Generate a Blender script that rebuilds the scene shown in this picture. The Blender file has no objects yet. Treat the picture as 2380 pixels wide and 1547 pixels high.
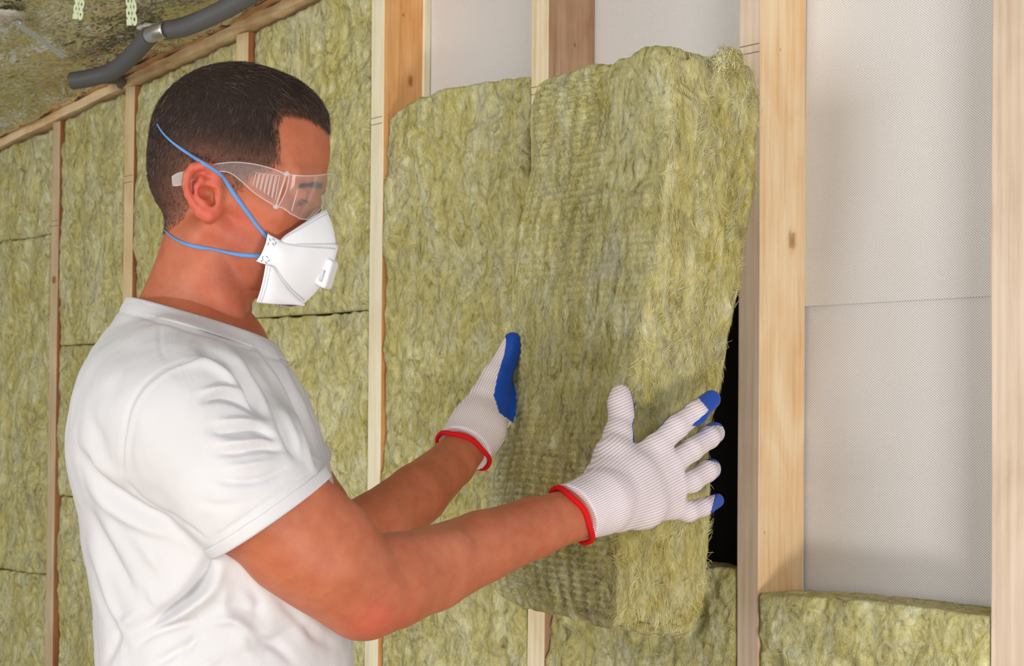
import bpy, math, random
import numpy as np
from mathutils import Vector, Matrix
from mathutils.bvhtree import BVHTree
random.seed(7); rng=np.random.default_rng(7)
SC=bpy.context.scene; COL=SC.collection
# ------------------------------------------------------------------ camera
F=4200.; TH=math.atan(F/3890.); PITCH=math.radians(1.35); ROLL=math.radians(0.5); CY=900.5
CP=np.array([1.5923,-1.8907,1.37])
fw=np.array([-math.sin(TH)*math.cos(PITCH),math.cos(TH)*math.cos(PITCH),math.sin(PITCH)])
rt=np.array([math.cos(TH),math.sin(TH),0.]); up=np.cross(rt,fw)
r2=rt*math.cos(ROLL)+up*math.sin(ROLL); u2=-rt*math.sin(ROLL)+up*math.cos(ROLL)
cam=bpy.data.cameras.new('camera'); cam.lens=F/2380*36; cam.sensor_width=36; cam.shift_y=127/2380
cam.clip_start=.05; cam.dof.use_dof=True; cam.dof.focus_distance=2.0; cam.dof.aperture_fstop=20
co=bpy.data.objects.new('camera',cam); COL.objects.link(co)
co.matrix_world=Matrix([[r2[0],u2[0],-fw[0],CP[0]],[r2[1],u2[1],-fw[1],CP[1]],[r2[2],u2[2],-fw[2],CP[2]],[0,0,0,1]])
SC.camera=co
# ------------------------------------------------------------------ light
SC.view_settings.view_transform='Standard'; SC.view_settings.look='None'
SC.view_settings.exposure=0.0; SC.view_settings.gamma=1; SC.view_settings.use_curve_mapping=False
w=bpy.data.worlds.new('world'); SC.world=w; w.use_nodes=True
w.node_tree.nodes['Background'].inputs[0].default_value=(.93,.97,1,1)
w.node_tree.nodes['Background'].inputs[1].default_value=.44
def area(name,loc,target,sx,sy,power,col):
    l=bpy.data.lights.new(name,'AREA'); l.shape='RECTANGLE'; l.size=sx; l.size_y=sy; l.energy=power; l.color=col
    o=bpy.data.objects.new(name,l); COL.objects.link(o); o.location=loc
    o.rotation_euler=(Vector(target)-Vector(loc)).to_track_quat('-Z','Y').to_euler()
area('window_light_left',(.1,-4.4,1.6),(0,-.3,1.4),2.0,1.7,78,(1,.985,.95))
area('window_light_right',(3.4,-2.5,1.9),(0,-.1,1.35),1.3,1.1,34,(1,.97,.93))
area('floor_lamp_light',(2.25,-1.55,.22),(.15,-.05,1.45),.6,.4,30,(1,.965,.92))
# ------------------------------------------------------------------ helpers
def P(px,py,z): return np.array([(px-1190)/F*z,(CY-py)/F*z,z])      # metric camera frame
def toW(p):
    p=np.asarray(p,float); return CP+p[...,0:1]*r2+p[...,1:2]*u2+p[...,2:3]*fw
def toPx(p):
    p=np.asarray(p); return 1190+F*p[...,0]/p[...,2],CY-F*p[...,1]/p[...,2]
def ray(px,py): return fw+r2*(px-1190)/F+u2*(CY-py)/F
def W(px,py,Y=0.): d=ray(px,py); return CP+d*((Y-CP[1])/d[1])
def hashn(ix,iy,iz,s):
    h=(ix.astype(np.int64)*374761393+iy.astype(np.int64)*668265263+iz.astype(np.int64)*2147483647+s*974634777)&0xffffffff
    h=((h^(h>>13))*1274126177)&0xffffffff; h=h^(h>>16)
    return (h&0xffff)/32767.5-1
def noise(p,s=0):
    i=np.floor(p).astype(np.int64); f=p-i; f=f*f*(3-2*f); r=0
    for a in(0,1):
        for b in(0,1):
            for c in(0,1):
                r=r+hashn(i[:,0]+a,i[:,1]+b,i[:,2]+c,s)*(f[:,0] if a else 1-f[:,0])*(f[:,1] if b else 1-f[:,1])*(f[:,2] if c else 1-f[:,2])
    return r
def fbm(p,o=4,s=0):
    r=0;a=1
    for k in range(o): r=r+a*noise(p*2**k+k*7.3,s+k); a*=.5
    return r
def mk(name,V,Fc,mat,parent=None,smooth=True,world=False):
    V=np.asarray(V,float)
    if world==False: V=toW(V)
    me=bpy.data.meshes.new(name)
    if isinstance(Fc,np.ndarray):
        n,m=Fc.shape; me.vertices.add(len(V)); me.vertices.foreach_set('co',V.ravel())
        me.loops.add(n*m); me.loops.foreach_set('vertex_index',Fc.ravel().astype(np.int32))
        me.polygons.add(n); me.polygons.foreach_set('loop_start',np.arange(0,n*m,m,dtype=np.int32)); me.update(calc_edges=True)
    else: me.from_pydata([tuple(v) for v in V],[],[tuple(int(i) for i in f) for f in Fc])
    me.validate()
    me.polygons.foreach_set('use_smooth',[smooth]*len(me.polygons))
    for m_ in (mat if isinstance(mat,(list,tuple)) else [mat]): me.materials.append(m_)
    o=bpy.data.objects.new(name,me); COL.objects.link(o)
    if parent: o.parent=parent; o.matrix_parent_inverse=parent.matrix_world.inverted()
    return o
def empty(name,loc):
    o=bpy.data.objects.new(name,None); COL.objects.link(o); o.location=Vector(tuple(loc)); o.empty_display_size=.05
    o.matrix_world=Matrix.Translation(Vector(tuple(loc))); return o
def tag(o,label=None,cat=None,group=None,kind=None):
    for k,v in(('label',label),('category',cat),('group',group),('kind',kind)):
        if v: o[k]=v
    return o
def vnormals(V,Q):
    N=np.zeros_like(V); a=V[Q[:,0]];b=V[Q[:,1]];c=V[Q[:,2]];d=V[Q[:,3]]
    n=np.cross(c-a,d-b)
    for k in range(4):
        for j in range(3): N[:,j]+=np.bincount(Q[:,k],n[:,j],len(V))
    return N/(np.linalg.norm(N,axis=1,keepdims=True)+1e-12)
def box(x0,x1,y0,y1,z0,z1):
    V=[(x,y,z) for x in(x0,x1) for y in(y0,y1) for z in(z0,z1)]
    return V,[(0,1,3,2),(4,6,7,5),(0,4,5,1),(2,3,7,6),(0,2,6,4),(1,5,7,3)]
class MB:
    def __init__(s): s.V=[];s.F=[]
    def add(s,V,Fc):
        n=len(s.V); s.V+= [tuple(v) for v in V]; s.F+=[tuple(i+n for i in f) for f in Fc]; return s
    def build(s,name,mat,parent=None,smooth=False,world=True): return mk(name,np.array(s.V),s.F,mat,parent,smooth,world)
def bevel(o,wd=.002,seg=2):
    m=o.modifiers.new('b','BEVEL'); m.width=wd; m.segments=seg; m.limit_method='ANGLE'; return o
def tube(pts,rad,n=10,cap=True):
    pts=np.asarray(pts,float); m=len(pts); rad=np.broadcast_to(rad,(m,)); V=[];Fc=[]
    T=np.gradient(pts,axis=0); T/=np.linalg.norm(T,axis=1,keepdims=True)+1e-12
    u=np.cross(T[0],[.3,.2,1]); u/=np.linalg.norm(u)
    for i in range(m):
        u=u-T[i]*(u@T[i]); u/=np.linalg.norm(u); v=np.cross(T[i],u)
        for k in range(n):
            a=2*math.pi*k/n; V.append(pts[i]+rad[i]*(math.cos(a)*u+math.sin(a)*v))
    for i in range(m-1):
        for k in range(n): Fc.append((i*n+k,i*n+(k+1)%n,(i+1)*n+(k+1)%n,(i+1)*n+k))
    if cap: Fc.append(tuple(range(n))[::-1]); Fc.append(tuple((m-1)*n+k for k in range(n)))
    return V,Fc
def cr(pts,n=8):                                   # catmull-rom resample
    p=np.asarray(pts,float); p=np.vstack([2*p[0]-p[1],p,2*p[-1]-p[-2]]); out=[]
    for i in range(1,len(p)-2):
        for t in np.arange(n)/n:
            out.append(.5*((2*p[i])+(-p[i-1]+p[i+1])*t+(2*p[i-1]-5*p[i]+4*p[i+1]-p[i+2])*t*t+(-p[i-1]+3*p[i]-3*p[i+1]+p[i+2])*t**3))
    out.append(p[-2]); return np.array(out)
# ---- signed distance fields and surface nets
class Field:
    def __init__(s,lo,hi,h):
        s.lo=np.array(lo,float); s.h=h; s.n=np.ceil((np.array(hi)-s.lo)/h).astype(int)+1
        s.ax=[(s.lo[i]+h*np.arange(s.n[i])).astype(np.float32) for i in range(3)]
        s.F=np.full(s.n,1e3,np.float32)
    def sub(s,lo,hi):
        sl=[]
        for i in range(3):
            a=int(max(0,math.floor((lo[i]-s.lo[i])/s.h))); b=int(min(s.n[i],math.ceil((hi[i]-s.lo[i])/s.h)+1)); 
            if b<=a: return None,None
            sl.append(slice(a,b))
        X=s.ax[0][sl[0]][:,None,None];Y=s.ax[1][sl[1]][None,:,None];Z=s.ax[2][sl[2]][None,None,:]
        return tuple(sl),(X,Y,Z)
    def comb(s,sl,d,k,op):
        a=s.F[sl]
        if op=='u':
            if k<=0: s.F[sl]=np.minimum(a,d)
            else:
                h=np.clip(.5+.5*(a-d)/k,0,1); s.F[sl]=a*(1-h)+d*h-k*h*(1-h)
        else:
            if k<=0: s.F[sl]=np.maximum(a,-d)
            else:
                h=np.clip(.5-.5*(a+d)/k,0,1); s.F[sl]=a*(1-h)-d*h+k*h*(1-h)
    def cap(s,a,b,ra,rb=None,k=.01,flat=None,fs=1.,op='u'):
        rb=ra if rb is None else rb; a=np.array(a,float);b=np.array(b,float); m=max(ra,rb)*max(1,fs)+k+4*s.h
        sl,g=s.sub(np.minimum(a,b)-m,np.maximum(a,b)+m)
        if sl is None: return
        ab=b-a; L=max(ab@ab,1e-9)
        t=np.clip(((g[0]-a[0])*ab[0]+(g[1]-a[1])*ab[1]+(g[2]-a[2])*ab[2])/L,0,1)
        d=[g[i]-(a[i]+t*ab[i]) for i in range(3)]
        if flat is not None:
            n=np.array(flat,float); n/=np.linalg.norm(n); q=(d[0]*n[0]+d[1]*n[1]+d[2]*n[2])*(1/fs-1)
            d=[d[i]+q*n[i] for i in range(3)]
        D=np.sqrt(d[0]**2+d[1]**2+d[2]**2)-(ra+(rb-ra)*t)
        s.comb(sl,D.astype(np.float32),k,op)
    def ell(s,c,r,k=.01,op='u',R=None):
        c=np.array(c,float); r=np.array(r,float); m=r.max()+k+4*s.h
        sl,g=s.sub(c-m,c+m)
        if sl is None: return
        d=[g[i]-c[i] for i in range(3)]
        if R is not None: d=[R[j][0]*d[0]+R[j][1]*d[1]+R[j][2]*d[2] for j in range(3)]
        k0=np.sqrt((d[0]/r[0])**2+(d[1]/r[1])**2+(d[2]/r[2])**2); k1=np.sqrt((d[0]/r[0]**2)**2+(d[1]/r[1]**2)**2+(d[2]/r[2]**2)**2)+1e-9
        s.comb(sl,(k0*(k0-1)/k1).astype(np.float32),k,op)
    def chain(s,pts,k=.01,**kw):
        for (a,ra),(b,rb) in zip(pts[:-1],pts[1:]): s.cap(a,b,ra,rb,k=k,**kw)
    def mesh(s,smooth=1):
        Fd=s.F; S=Fd<0; n=np.array(Fd.shape)
        c=[S[i:n[0]-1+i,j:n[1]-1+j,k:n[2]-1+k] for i in(0,1) for j in(0,1) for k in(0,1)]
        al=c[0].copy(); an=c[0].copy()
        for q in c[1:]: al&=q; an|=q
        act=an&~al; idx=np.argwhere(act); ID=-np.ones(act.shape,np.int32); ID[act]=np.arange(len(idx))
        acc=np.zeros((len(idx),3)); cnt=np.zeros(len(idx))
        I,J,K=idx.T
        cor=[(i,j,k) for i in(0,1) for j in(0,1) for k in(0,1)]
        val=[Fd[I+i,J+j,K+k] for i,j,k in cor]
        for a in range(8):
            for b in range(a+1,8):
                if sum(abs(cor[a][q]-cor[b][q]) for q in range(3))!=1: continue
                va,vb=val[a],val[b]; m=(va<0)!=(vb<0); t=np.where(m,va/np.where(m,va-vb,1),0)
                pa=np.array(cor[a]);pb=np.array(cor[b])
                acc+=np.where(m[:,None],pa+t[:,None]*(pb-pa),0); cnt+=m
        V=s.lo+s.h*(idx+acc/cnt[:,None])
        Q=[]
        for ax in range(3):
            o1,o2=[(1,2),(2,0),(0,1)][ax]
            A=np.take(S,range(n[ax]-1),axis=ax);B=np.take(S,range(1,n[ax]),axis=ax)
            e=np.argwhere(A!=B); e=e[(e[:,o1]>0)&(e[:,o2]>0)&(e[:,o1]<n[o1]-1)&(e[:,o2]<n[o2]-1)]
            def cell(d1,d2):
                q=e.copy(); q[:,o1]-=d1; q[:,o2]-=d2; return ID[q[:,0],q[:,1],q[:,2]]
            q=np.stack([cell(1,1),cell(0,1),cell(0,0),cell(1,0)],1)
            ins=A[e[:,0],e[:,1],e[:,2]]
            q[~ins]=q[~ins][:,::-1]; Q.append(q)
        Q=np.vstack(Q); Q=Q[(Q>=0).all(1)]
        for _ in range(smooth): V=laplace(V,Q)
        return V,Q
def laplace(V,Q,f=.5):
    A=np.zeros_like(V); c=np.zeros(len(V))
    for i,j in((0,1),(1,2),(2,3),(3,0)):
        for a,b in((i,j),(j,i)):
            for q in range(3): A[:,q]+=np.bincount(Q[:,a],V[Q[:,b],q],len(V))
            c+=np.bincount(Q[:,a],minlength=len(V))
    return V*(1-f)+f*A/np.maximum(c,1)[:,None]
# ------------------------------------------------------------------ materials
def srgb(r,g,b):
    return tuple(((c/255+.055)/1.055)**2.4 if c>10 else c/255/12.92 for c in(r,g,b))+(1,)
class NT:
    def __init__(s,name,rough=.7,spec=.3):
        s.m=bpy.data.materials.new(name); s.m.use_nodes=True; s.t=s.m.node_tree; s.b=s.t.nodes['Principled BSDF']
        s.b.inputs['Roughness'].default_value=rough; s.b.inputs['Specular IOR Level'].default_value=spec
        s.tc=None
    def n(s,t,**kw):
        o=s.t.nodes.new('ShaderNode'+t)
        for k,v in kw.items():
            if k.startswith('i_'): 
                key=k[2:]; key=int(key) if key.isdigit() else key.replace('_',' ')
                o.inputs[key].default_value=v
            else: setattr(o,k,v)
        return o
    def l(s,a,b): s.t.links.new(a,b)
    def coord(s,scale=(1,1,1),rot=(0,0,0),which='Object'):
        if not s.tc: s.tc=s.n('TexCoord')
        mp=s.n('Mapping'); mp.inputs['Scale'].default_value=scale; mp.inputs['Rotation'].default_value=rot
        s.l(s.tc.outputs[which],mp.inputs[0]); return mp.outputs[0]
    def noise(s,co,scale,detail=4,rough=.55,dist=0):
        o=s.n('TexNoise'); s.l(co,o.inputs['Vector'])
        for k,v in(('Scale',scale),('Detail',detail),('Roughness',rough),('Distortion',dist)): o.inputs[k].default_value=v
        return o.outputs[0]
    def ramp(s,x,stops):
        o=s.n('ValToRGB'); s.l(x,o.inputs[0]); e=o.color_ramp.elements
        while len(e)<len(stops): e.new(.5)
        for q,(p,c) in zip(e,stops): q.position=p; q.color=c if len(c)==4 else c+(1,)
        return o.outputs[0]
    def mix(s,f,a,b,mode='MIX'):
        o=s.n('Mix',data_type='RGBA',blend_type=mode)
        for v,i in((f,0),(a,6),(b,7)):
            if hasattr(v,'is_linked'): s.l(v,o.inputs[i])
            else: o.inputs[i].default_value=v
        return o.outputs[2]
    def math(s,op,a,b=0.,c=0.):
        o=s.n('Math',operation=op)
        for i,v in enumerate((a,b,c)):
            if hasattr(v,'is_linked'): s.l(v,o.inputs[i])
            else: o.inputs[i].default_value=v
        return o.outputs[0]
    def bump(s,h,dist=.001,st=1.,prev=None):
        o=s.n('Bump'); o.inputs['Strength'].default_value=st; o.inputs['Distance'].default_value=dist; s.l(h,o.inputs['Height'])
        if prev: s.l(prev,o.inputs['Normal'])
        s.l(o.outputs[0],s.b.inputs['Normal']); return o.outputs[0]
    def col(s,c):
        if hasattr(c,'is_linked'): s.l(c,s.b.inputs['Base Color'])
        else: s.b.inputs['Base Color'].default_value=c
        return s
def plain(name,c,rough=.6,spec=.3,metal=0): 
    t=NT(name,rough,spec); t.col(c); t.b.inputs['Metallic'].default_value=metal; return t.m
def wool_color(t,tint=(1,1,1),stretch=.6):
    def T(r,g,b): c=srgb(r,g,b); return (c[0]*tint[0],c[1]*tint[1],c[2]*tint[2],1)
    c1=t.coord((1,1,stretch)); c2=t.coord((1,1,.55))
    patch=t.noise(c2,8,6,.64,1.4); hue=t.noise(c2,19,5,.62,1.8); sw=t.noise(c1,34,6,.66,2.8)
    b=t.ramp(patch,[(.30,T(164,154,104)),(.40,T(200,192,132)),(.50,T(214,209,160)),(.60,T(226,225,196)),(.70,T(206,200,170)),(.80,T(220,212,142))])
    h=t.ramp(hue,[(.34,T(176,168,146)),(.44,T(212,206,160)),(.54,T(214,202,120)),(.64,T(232,232,206))])
    b=t.mix(.45,b,h)
    b=t.mix(.8,b,t.ramp(sw,[(.30,(.28,.25,.15)),(.42,(.74,.72,.60)),(.53,(1,1,.97)),(.68,(1.25,1.25,1.24))]),'MULTIPLY')
    return b,sw,c1,T
def wool_mat(name,tint=(1,1,1),stretch=.6):
    t=NT(name,.95,.05); b,sw,c1,T=wool_color(t,tint,stretch)
    fib=t.noise(c1,120,6,.7,2.6); fine=t.noise(c1,420,3,.7,1.5)
    b=t.mix(.6,b,t.ramp(fib,[(.28,(.5,.47,.34)),(.44,(.88,.87,.8)),(.56,(1,1,.98)),(.72,(1.22,1.22,1.2))]),'MULTIPLY')
    spot=t.ramp(t.noise(t.coord((1,1,1)),48,2,.5,1),[(.72,(0,0,0)),(.78,(1,1,1))])
    b=t.mix(t.math('MULTIPLY',spot,.5),b,T(150,112,26)); t.col(b)
    h=t.math('ADD',fib,t.math('MULTIPLY',fine,.5)); n=t.bump(sw,.006,.8); t.bump(h,.0022,.8,n)
    return t.m
def fibre_mat():
    t=NT('wool_fibre',.9,.08); b,sw,c1,T=wool_color(t,(1,1,1),.6); g=t.n('NewGeometry')
    t.col(t.mix(1.,b,t.ramp(g.outputs['Random Per Island'],[(0,(.78,.76,.68)),(.5,(1.0,1.0,.97)),(.85,(1.14,1.13,1.1)),(1,(1.05,.97,.7))]),'MULTIPLY')); return t.m
def wood_mat(name,c,dark,light,grain=1.,knots=(),axis='Z',lines=0.):
    t=NT(name,.6,.25)
    sc={'Z':(1,1,.035),'X':(.035,1,1)}[axis]
    co=t.coord(sc); g=t.noise(co,120*grain,6,.65,.8); lg=t.noise(co,28*grain,3,.5,.6)
    b=t.ramp(lg,[(.3,dark),(.5,c),(.72,light)])
    b=t.mix(.55,b,t.ramp(g,[(.3,tuple(v*.72 for v in dark[:3])+(1,)),(.5,c),(.7,light)]))
    blot=t.noise(t.coord((1,1,.4)),14,3,.6,.5); b=t.mix(.35,b,t.ramp(blot,[(.35,dark),(.6,light)]),'MULTIPLY' if False else 'MIX')
    if lines:
        wv=t.n('TexWave',wave_type='BANDS',bands_direction='X'); t.l(t.coord((1,1,.02)),wv.inputs[0]); wv.inputs['Scale'].default_value=lines; wv.inputs['Distortion'].default_value=1.2; wv.inputs['Detail'].default_value=1
        b=t.mix(.22,b,t.ramp(wv.outputs[1],[(0,dark),(1,light)]))
    for (kx,ky,kz,kr) in knots:
        cc=t.n('TexCoord'); vs=t.n('VectorMath',operation='SUBTRACT'); t.l(cc.outputs['Object'],vs.inputs[0]); vs.inputs[1].default_value=(kx,ky,kz)
        vm=t.n('VectorMath',operation='MULTIPLY'); t.l(vs.outputs[0],vm.inputs[0]); vm.inputs[1].default_value=(1,1,.62)
        ln=t.n('VectorMath',operation='LENGTH'); t.l(vm.outputs[0],ln.inputs[0])
        d=t.math('DIVIDE',ln.outputs['Value'],kr); d=t.math('ADD',d,t.math('MULTIPLY',t.math('SUBTRACT',t.noise(t.coord((1,1,.5)),160,2),.5),.8))
        k=t.ramp(d,[(0,(1,1,1)),(.5,(.75,.75,.75)),(.62,(.25,.25,.25)),(1,(0,0,0))])
        b=t.mix(k,b,tuple(v*.6 for v in dark[:3])+(1,))
        rings=t.math('SINE',t.math('MULTIPLY',d,16)); k2=t.ramp(d,[(.55,(.3,.3,.3)),(2.4,(0,0,0))])
    t.col(b); t.bump(g,.0006,.5); return t.m
# membrane with a fine embossed dot pattern
def membrane_mat(name,base,dot):
    t=NT(name,.75,.25)
    co=t.coord((1,1,1)); sp=t.n('SeparateXYZ'); t.l(co,sp.inputs[0])
    k=2*math.pi/.0043; k2=2*math.pi/.0033
    d=t.math('MULTIPLY',t.math('SINE',t.math('MULTIPLY',sp.outputs[0],k)),t.math('SINE',t.math('MULTIPLY',sp.outputs[2],k2)))
    f=t.ramp(d,[(.30,(0,0,0)),(.62,(1,1,1))])
    cloud=t.noise(t.coord((1,1,1)),4,3,.5); b=t.mix(.25,base,t.ramp(cloud,[(.3,tuple(v*.86 for v in base[:3])+(1,)),(.7,base)]))
    fin=t.noise(t.coord((1,1,1)),700,2,.6); b=t.mix(.12,b,t.ramp(fin,[(.35,dot),(.65,base)]))
    t.col(t.mix(f,b,dot)); t.bump(t.math('MULTIPLY',f,-1),.0004,.6); return t.m
M={}
M['wool']=wool_mat('mineral_wool'); M['wool_b']=wool_mat('mineral_wool_streaked_shaded',(.90,.86,.76),.32)  # streaked copy is also tinted darker: shade painted on the held batt's side
M['fibre']=fibre_mat()
M['memb']=membrane_mat('breather_membrane',srgb(236,232,231),srgb(158,154,160))
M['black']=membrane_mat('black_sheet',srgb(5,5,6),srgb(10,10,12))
def skin_mat():
    t=NT('skin',.5,.35); b=t.b
    n1=t.noise(t.coord(),9,4,.6,.4); n2=t.noise(t.coord(),1700,2,.6); n3=t.noise(t.coord(),60,4,.6)
    c=t.ramp(n1,[(.3,srgb(170,92,62)),(.5,srgb(181,102,70)),(.7,srgb(190,114,82))])
    c=t.mix(.25,c,t.ramp(n3,[(.35,srgb(172,88,62)),(.65,srgb(202,128,96))]))
    at=t.n('Attribute',attribute_name='stubble'); red=t.n('Attribute',attribute_name='flush')
    sp=t.ramp(n2,[(.44,(1,1,1)),(.56,(0,0,0))])
    c=t.mix(t.math('MULTIPLY',red.outputs['Fac'],.75),c,srgb(224,92,84))
    c=t.mix(t.math('MULTIPLY',at.outputs['Fac'],t.math('ADD',t.math('MULTIPLY',sp,.55),.18)),c,srgb(84,58,48))
    t.col(c); b.inputs['Subsurface Weight'].default_value=.12; b.inputs['Subsurface Radius'].default_value=(.012,.004,.002); b.inputs['Subsurface Scale'].default_value=1.
    n=t.bump(t.noise(t.coord(),900,2,.6),.0003,.35); return t.m
M['skin']=skin_mat()
def cloth_mat():
    t=NT('white_cotton',.85,.1); n=t.noise(t.coord(),5,3,.6); t.col(t.ramp(n,[(.3,srgb(206,204,206)),(.7,srgb(217,215,217))]))
    a=t.bump(t.noise(t.coord((1,1,.5)),26,4,.55,.8),.004,.35); t.bump(t.noise(t.coord(),1400,1,.5),.0002,.3,a)
    t.b.inputs['Subsurface Weight'].default_value=.0
    return t.m
M['shirt']=cloth_mat()
def hair_mat(name,a,b_):
    t=NT(name,.5,.25); g=t.n('NewGeometry'); t.col(t.ramp(g.outputs['Random Per Island'],[(0,a),(.7,b_),(.93,tuple(v*2.2 for v in b_[:3])+(1,)),(1,srgb(130,118,108))])); return t.m
M['hair']=hair_mat('dark_brown_hair',srgb(34,25,22),srgb(84,66,58)); t=NT('hair_undercoat',.8,.2); t.col(t.mix(t.math('MULTIPLY',t.n('Attribute',attribute_name='fade').outputs['Fac'],t.ramp(t.noise(t.coord(),900,2,.6),[(.35,(.6,.6,.6)),(.6,(1,1,1))])),srgb(44,33,29),srgb(142,94,76))); t.col(t.mix(t.n('Attribute',attribute_name='edge').outputs['Fac'],t.b.inputs['Base Color'].links[0].from_socket,srgb(194,112,80))); M['scalp']=t.m
# ------------------------------------------------------------------ the wall
Wx=lambda px,py: W(px,py)[0]
studs=[(Wx(118,600),.032),(Wx(289,350),.036),(Wx(547,110),.041),(Wx(861,267),.035),(Wx(1235,193),.038),(Wx(1719,100),.0375),(Wx(2305,700),.048)]
wall=tag(empty('wall_back',(0,.1,0)),'stud wall of pale timber with light grey membrane behind it',kind='structure')
# membrane: two overlapping sheets with shallow creases
def sheet(z0,z1,yo,seed,name,creases=()):
    nx,nz=150,110; X,Z=np.meshgrid(np.linspace(-2.7,.95,nx),np.linspace(z0,z1,nz),indexing='ij'); p=np.stack([X.ravel(),0*X.ravel(),Z.ravel()],1)
    y=yo+.0022*fbm(p*np.array([3,1,2.4]),3,seed)
    for zc,a in creases: y-=2.4*a*np.exp(-np.abs(p[:,2]-zc+.004*noise(p*5,8))/.009)*(1+.6*noise(p*6,3))
    p[:,1]=y; idx=np.arange(nx*nz).reshape(nx,nz)
    Q=np.stack([idx[:-1,:-1],idx[1:,:-1],idx[1:,1:],idx[:-1,1:]],-1).reshape(-1,4)
    return mk(name,p,Q,M['memb'],wall,True,True)
sheet(-.0,1.552,.103,5,'membrane_sheet',[(W(2090,970,.1)[2],.0018),(W(2090,1132,.1)[2],.0012)])
sheet(1.5445,2.6,.0995,9,'membrane_sheet',[(W(2090,590,.1)[2],.001)])
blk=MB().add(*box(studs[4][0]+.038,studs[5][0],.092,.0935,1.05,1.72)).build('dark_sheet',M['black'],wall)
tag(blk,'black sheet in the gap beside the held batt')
wl=srgb
WM=[wood_mat('pine_a',wl(205,182,146),wl(176,148,112),wl(222,202,170)),
    wood_mat('pine_b',wl(226,202,156),wl(204,164,110),wl(238,220,182)),
    wood_mat('pine_c',wl(238,230,200),wl(222,206,170),wl(248,242,220)),
    wood_mat('pine_d',wl(236,218,182),wl(214,186,138),wl(246,236,212),lines=28),
    wood_mat('pine_e',wl(214,192,170),wl(190,164,138),wl(232,214,196),lines=24)]
def K(px,py,X,r):                                   # knot on the +x face of a stud
    d=ray(px,py); p=CP+d*((X-CP[0])/d[0]); return (p[0],p[1],p[2],r)
x3=studs[3][0]+.035;x4=studs[4][0]+.038;x5=studs[5][0]+.0375
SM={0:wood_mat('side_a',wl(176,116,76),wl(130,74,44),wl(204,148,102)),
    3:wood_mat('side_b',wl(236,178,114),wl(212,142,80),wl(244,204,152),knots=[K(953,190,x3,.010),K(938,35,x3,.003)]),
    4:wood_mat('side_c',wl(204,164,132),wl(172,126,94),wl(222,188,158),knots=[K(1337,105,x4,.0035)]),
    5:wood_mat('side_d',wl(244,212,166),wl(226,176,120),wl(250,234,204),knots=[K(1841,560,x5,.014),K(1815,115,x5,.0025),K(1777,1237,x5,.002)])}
FM=[0,1,1,2,3,4,4]
def zplate(x): return 1.988+.1189*(x+2.138)
tops=[zplate(x+.02)-.0 for x,_ in studs]
labels=['narrow far left stud with a small brown knot','pale yellowish stud left of the man','stud end showing above the man\'s head',
 'bright cream stud right of the man with two pencil lines','striped pale stud behind the held batt','greyish pink stud with wide knotty orange side','wide cream stud at the right edge']
for i,(x,wd) in enumerate(studs):
    y1=.0985
    V,Fc=box(x,x+wd,0,y1,0.0,tops[i] if tops[i]<2.35 else 2.35)
    # subdivide along z for slight bow
    nz=60; zs=np.linspace(0,max(v[2] for v in V),nz); VV=[];
    for z in zs:
        bow=.0012*math.sin(z*3.1+i)+.0006*math.sin(z*11+i*2)
        VV+=[(x+bow,0,z),(x+wd+bow*.6,0,z),(x+wd+bow*.6,y1,z),(x+bow,y1,z)]
    FF=[];mi=[]
    for k in range(nz-1):
        for q in range(4): FF.append((k*4+q,k*4+(q+1)%4,k*4+4+(q+1)%4,k*4+4+q)); mi.append(1 if q==1 else 0)
    FF+=[(3,2,1,0),tuple((nz-1)*4+q for q in range(4))]; mi+=[0,0]
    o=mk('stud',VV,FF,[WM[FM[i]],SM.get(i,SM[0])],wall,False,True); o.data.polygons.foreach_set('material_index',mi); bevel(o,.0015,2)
    tag(o,labels[i])
# wane strip on the fourth stud, pencil marks
o=bevel(MB().add(*box(x3+.0005,x3+.006,.082,.0975,1.905,2.3)).build('batten',WM[2],wall),.002); 
pm=plain('pencil_graphite',srgb(112,100,86),.8)
for i in(0,1,3,4,5):
    x,wd=studs[i]
    for z in(1.8825,1.8935) if i>2 else (1.86,1.873) if i==1 else (1.795,1.806):
        V=np.array(box(x+.001,x+wd-.003,-.0009,.0002,z,z+.0008)[0]); V[:,2]+=(V[:,0]-x)*.02
        o=MB().add(V,box(0,1,0,1,0,1)[1]).build('pencil_mark',pm,wall)
# knots on the first stud
k=W(126,650); o=mk('knot',*tube([k+[0,.004,0],k+[0,-.0008,0]],[.009,.008],14),SM[0],wall,True,True)
# sloping top plates
def plate(y0,y1,dz0,dz1,mat,name,x0=-2.6,x1=-.3,seg=80,s=1):
    VV=[]
    xs=np.linspace(x0,x1,seg)
    for x in xs:
        z=zplate(x); e=.0015*math.sin(x*37+s)+.001*math.sin(x*91+s*3)
        VV+=[(x,y0+e,z+dz0+e),(x,y0+e*.5,z+dz1+e),(x,y1,z+dz1),(x,y1,z+dz0)]
    FF=[(k*4+q,k*4+4+q,k*4+4+(q+1)%4,k*4+(q+1)%4) for k in range(seg-1) for q in range(4)]+[(0,1,2,3),tuple((seg-1)*4+q for q in(3,2,1,0))]
    return mk(name,VV,FF,mat,wall,False,True)
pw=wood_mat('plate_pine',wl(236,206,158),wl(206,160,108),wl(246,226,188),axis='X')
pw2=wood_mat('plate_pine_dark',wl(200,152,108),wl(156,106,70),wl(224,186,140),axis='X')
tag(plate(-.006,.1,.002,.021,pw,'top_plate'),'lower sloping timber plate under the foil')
tag(plate(-.014,.1,.0215,.029,pw2,'top_plate',s=4),'darker upper plate meeting the foil')
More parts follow.
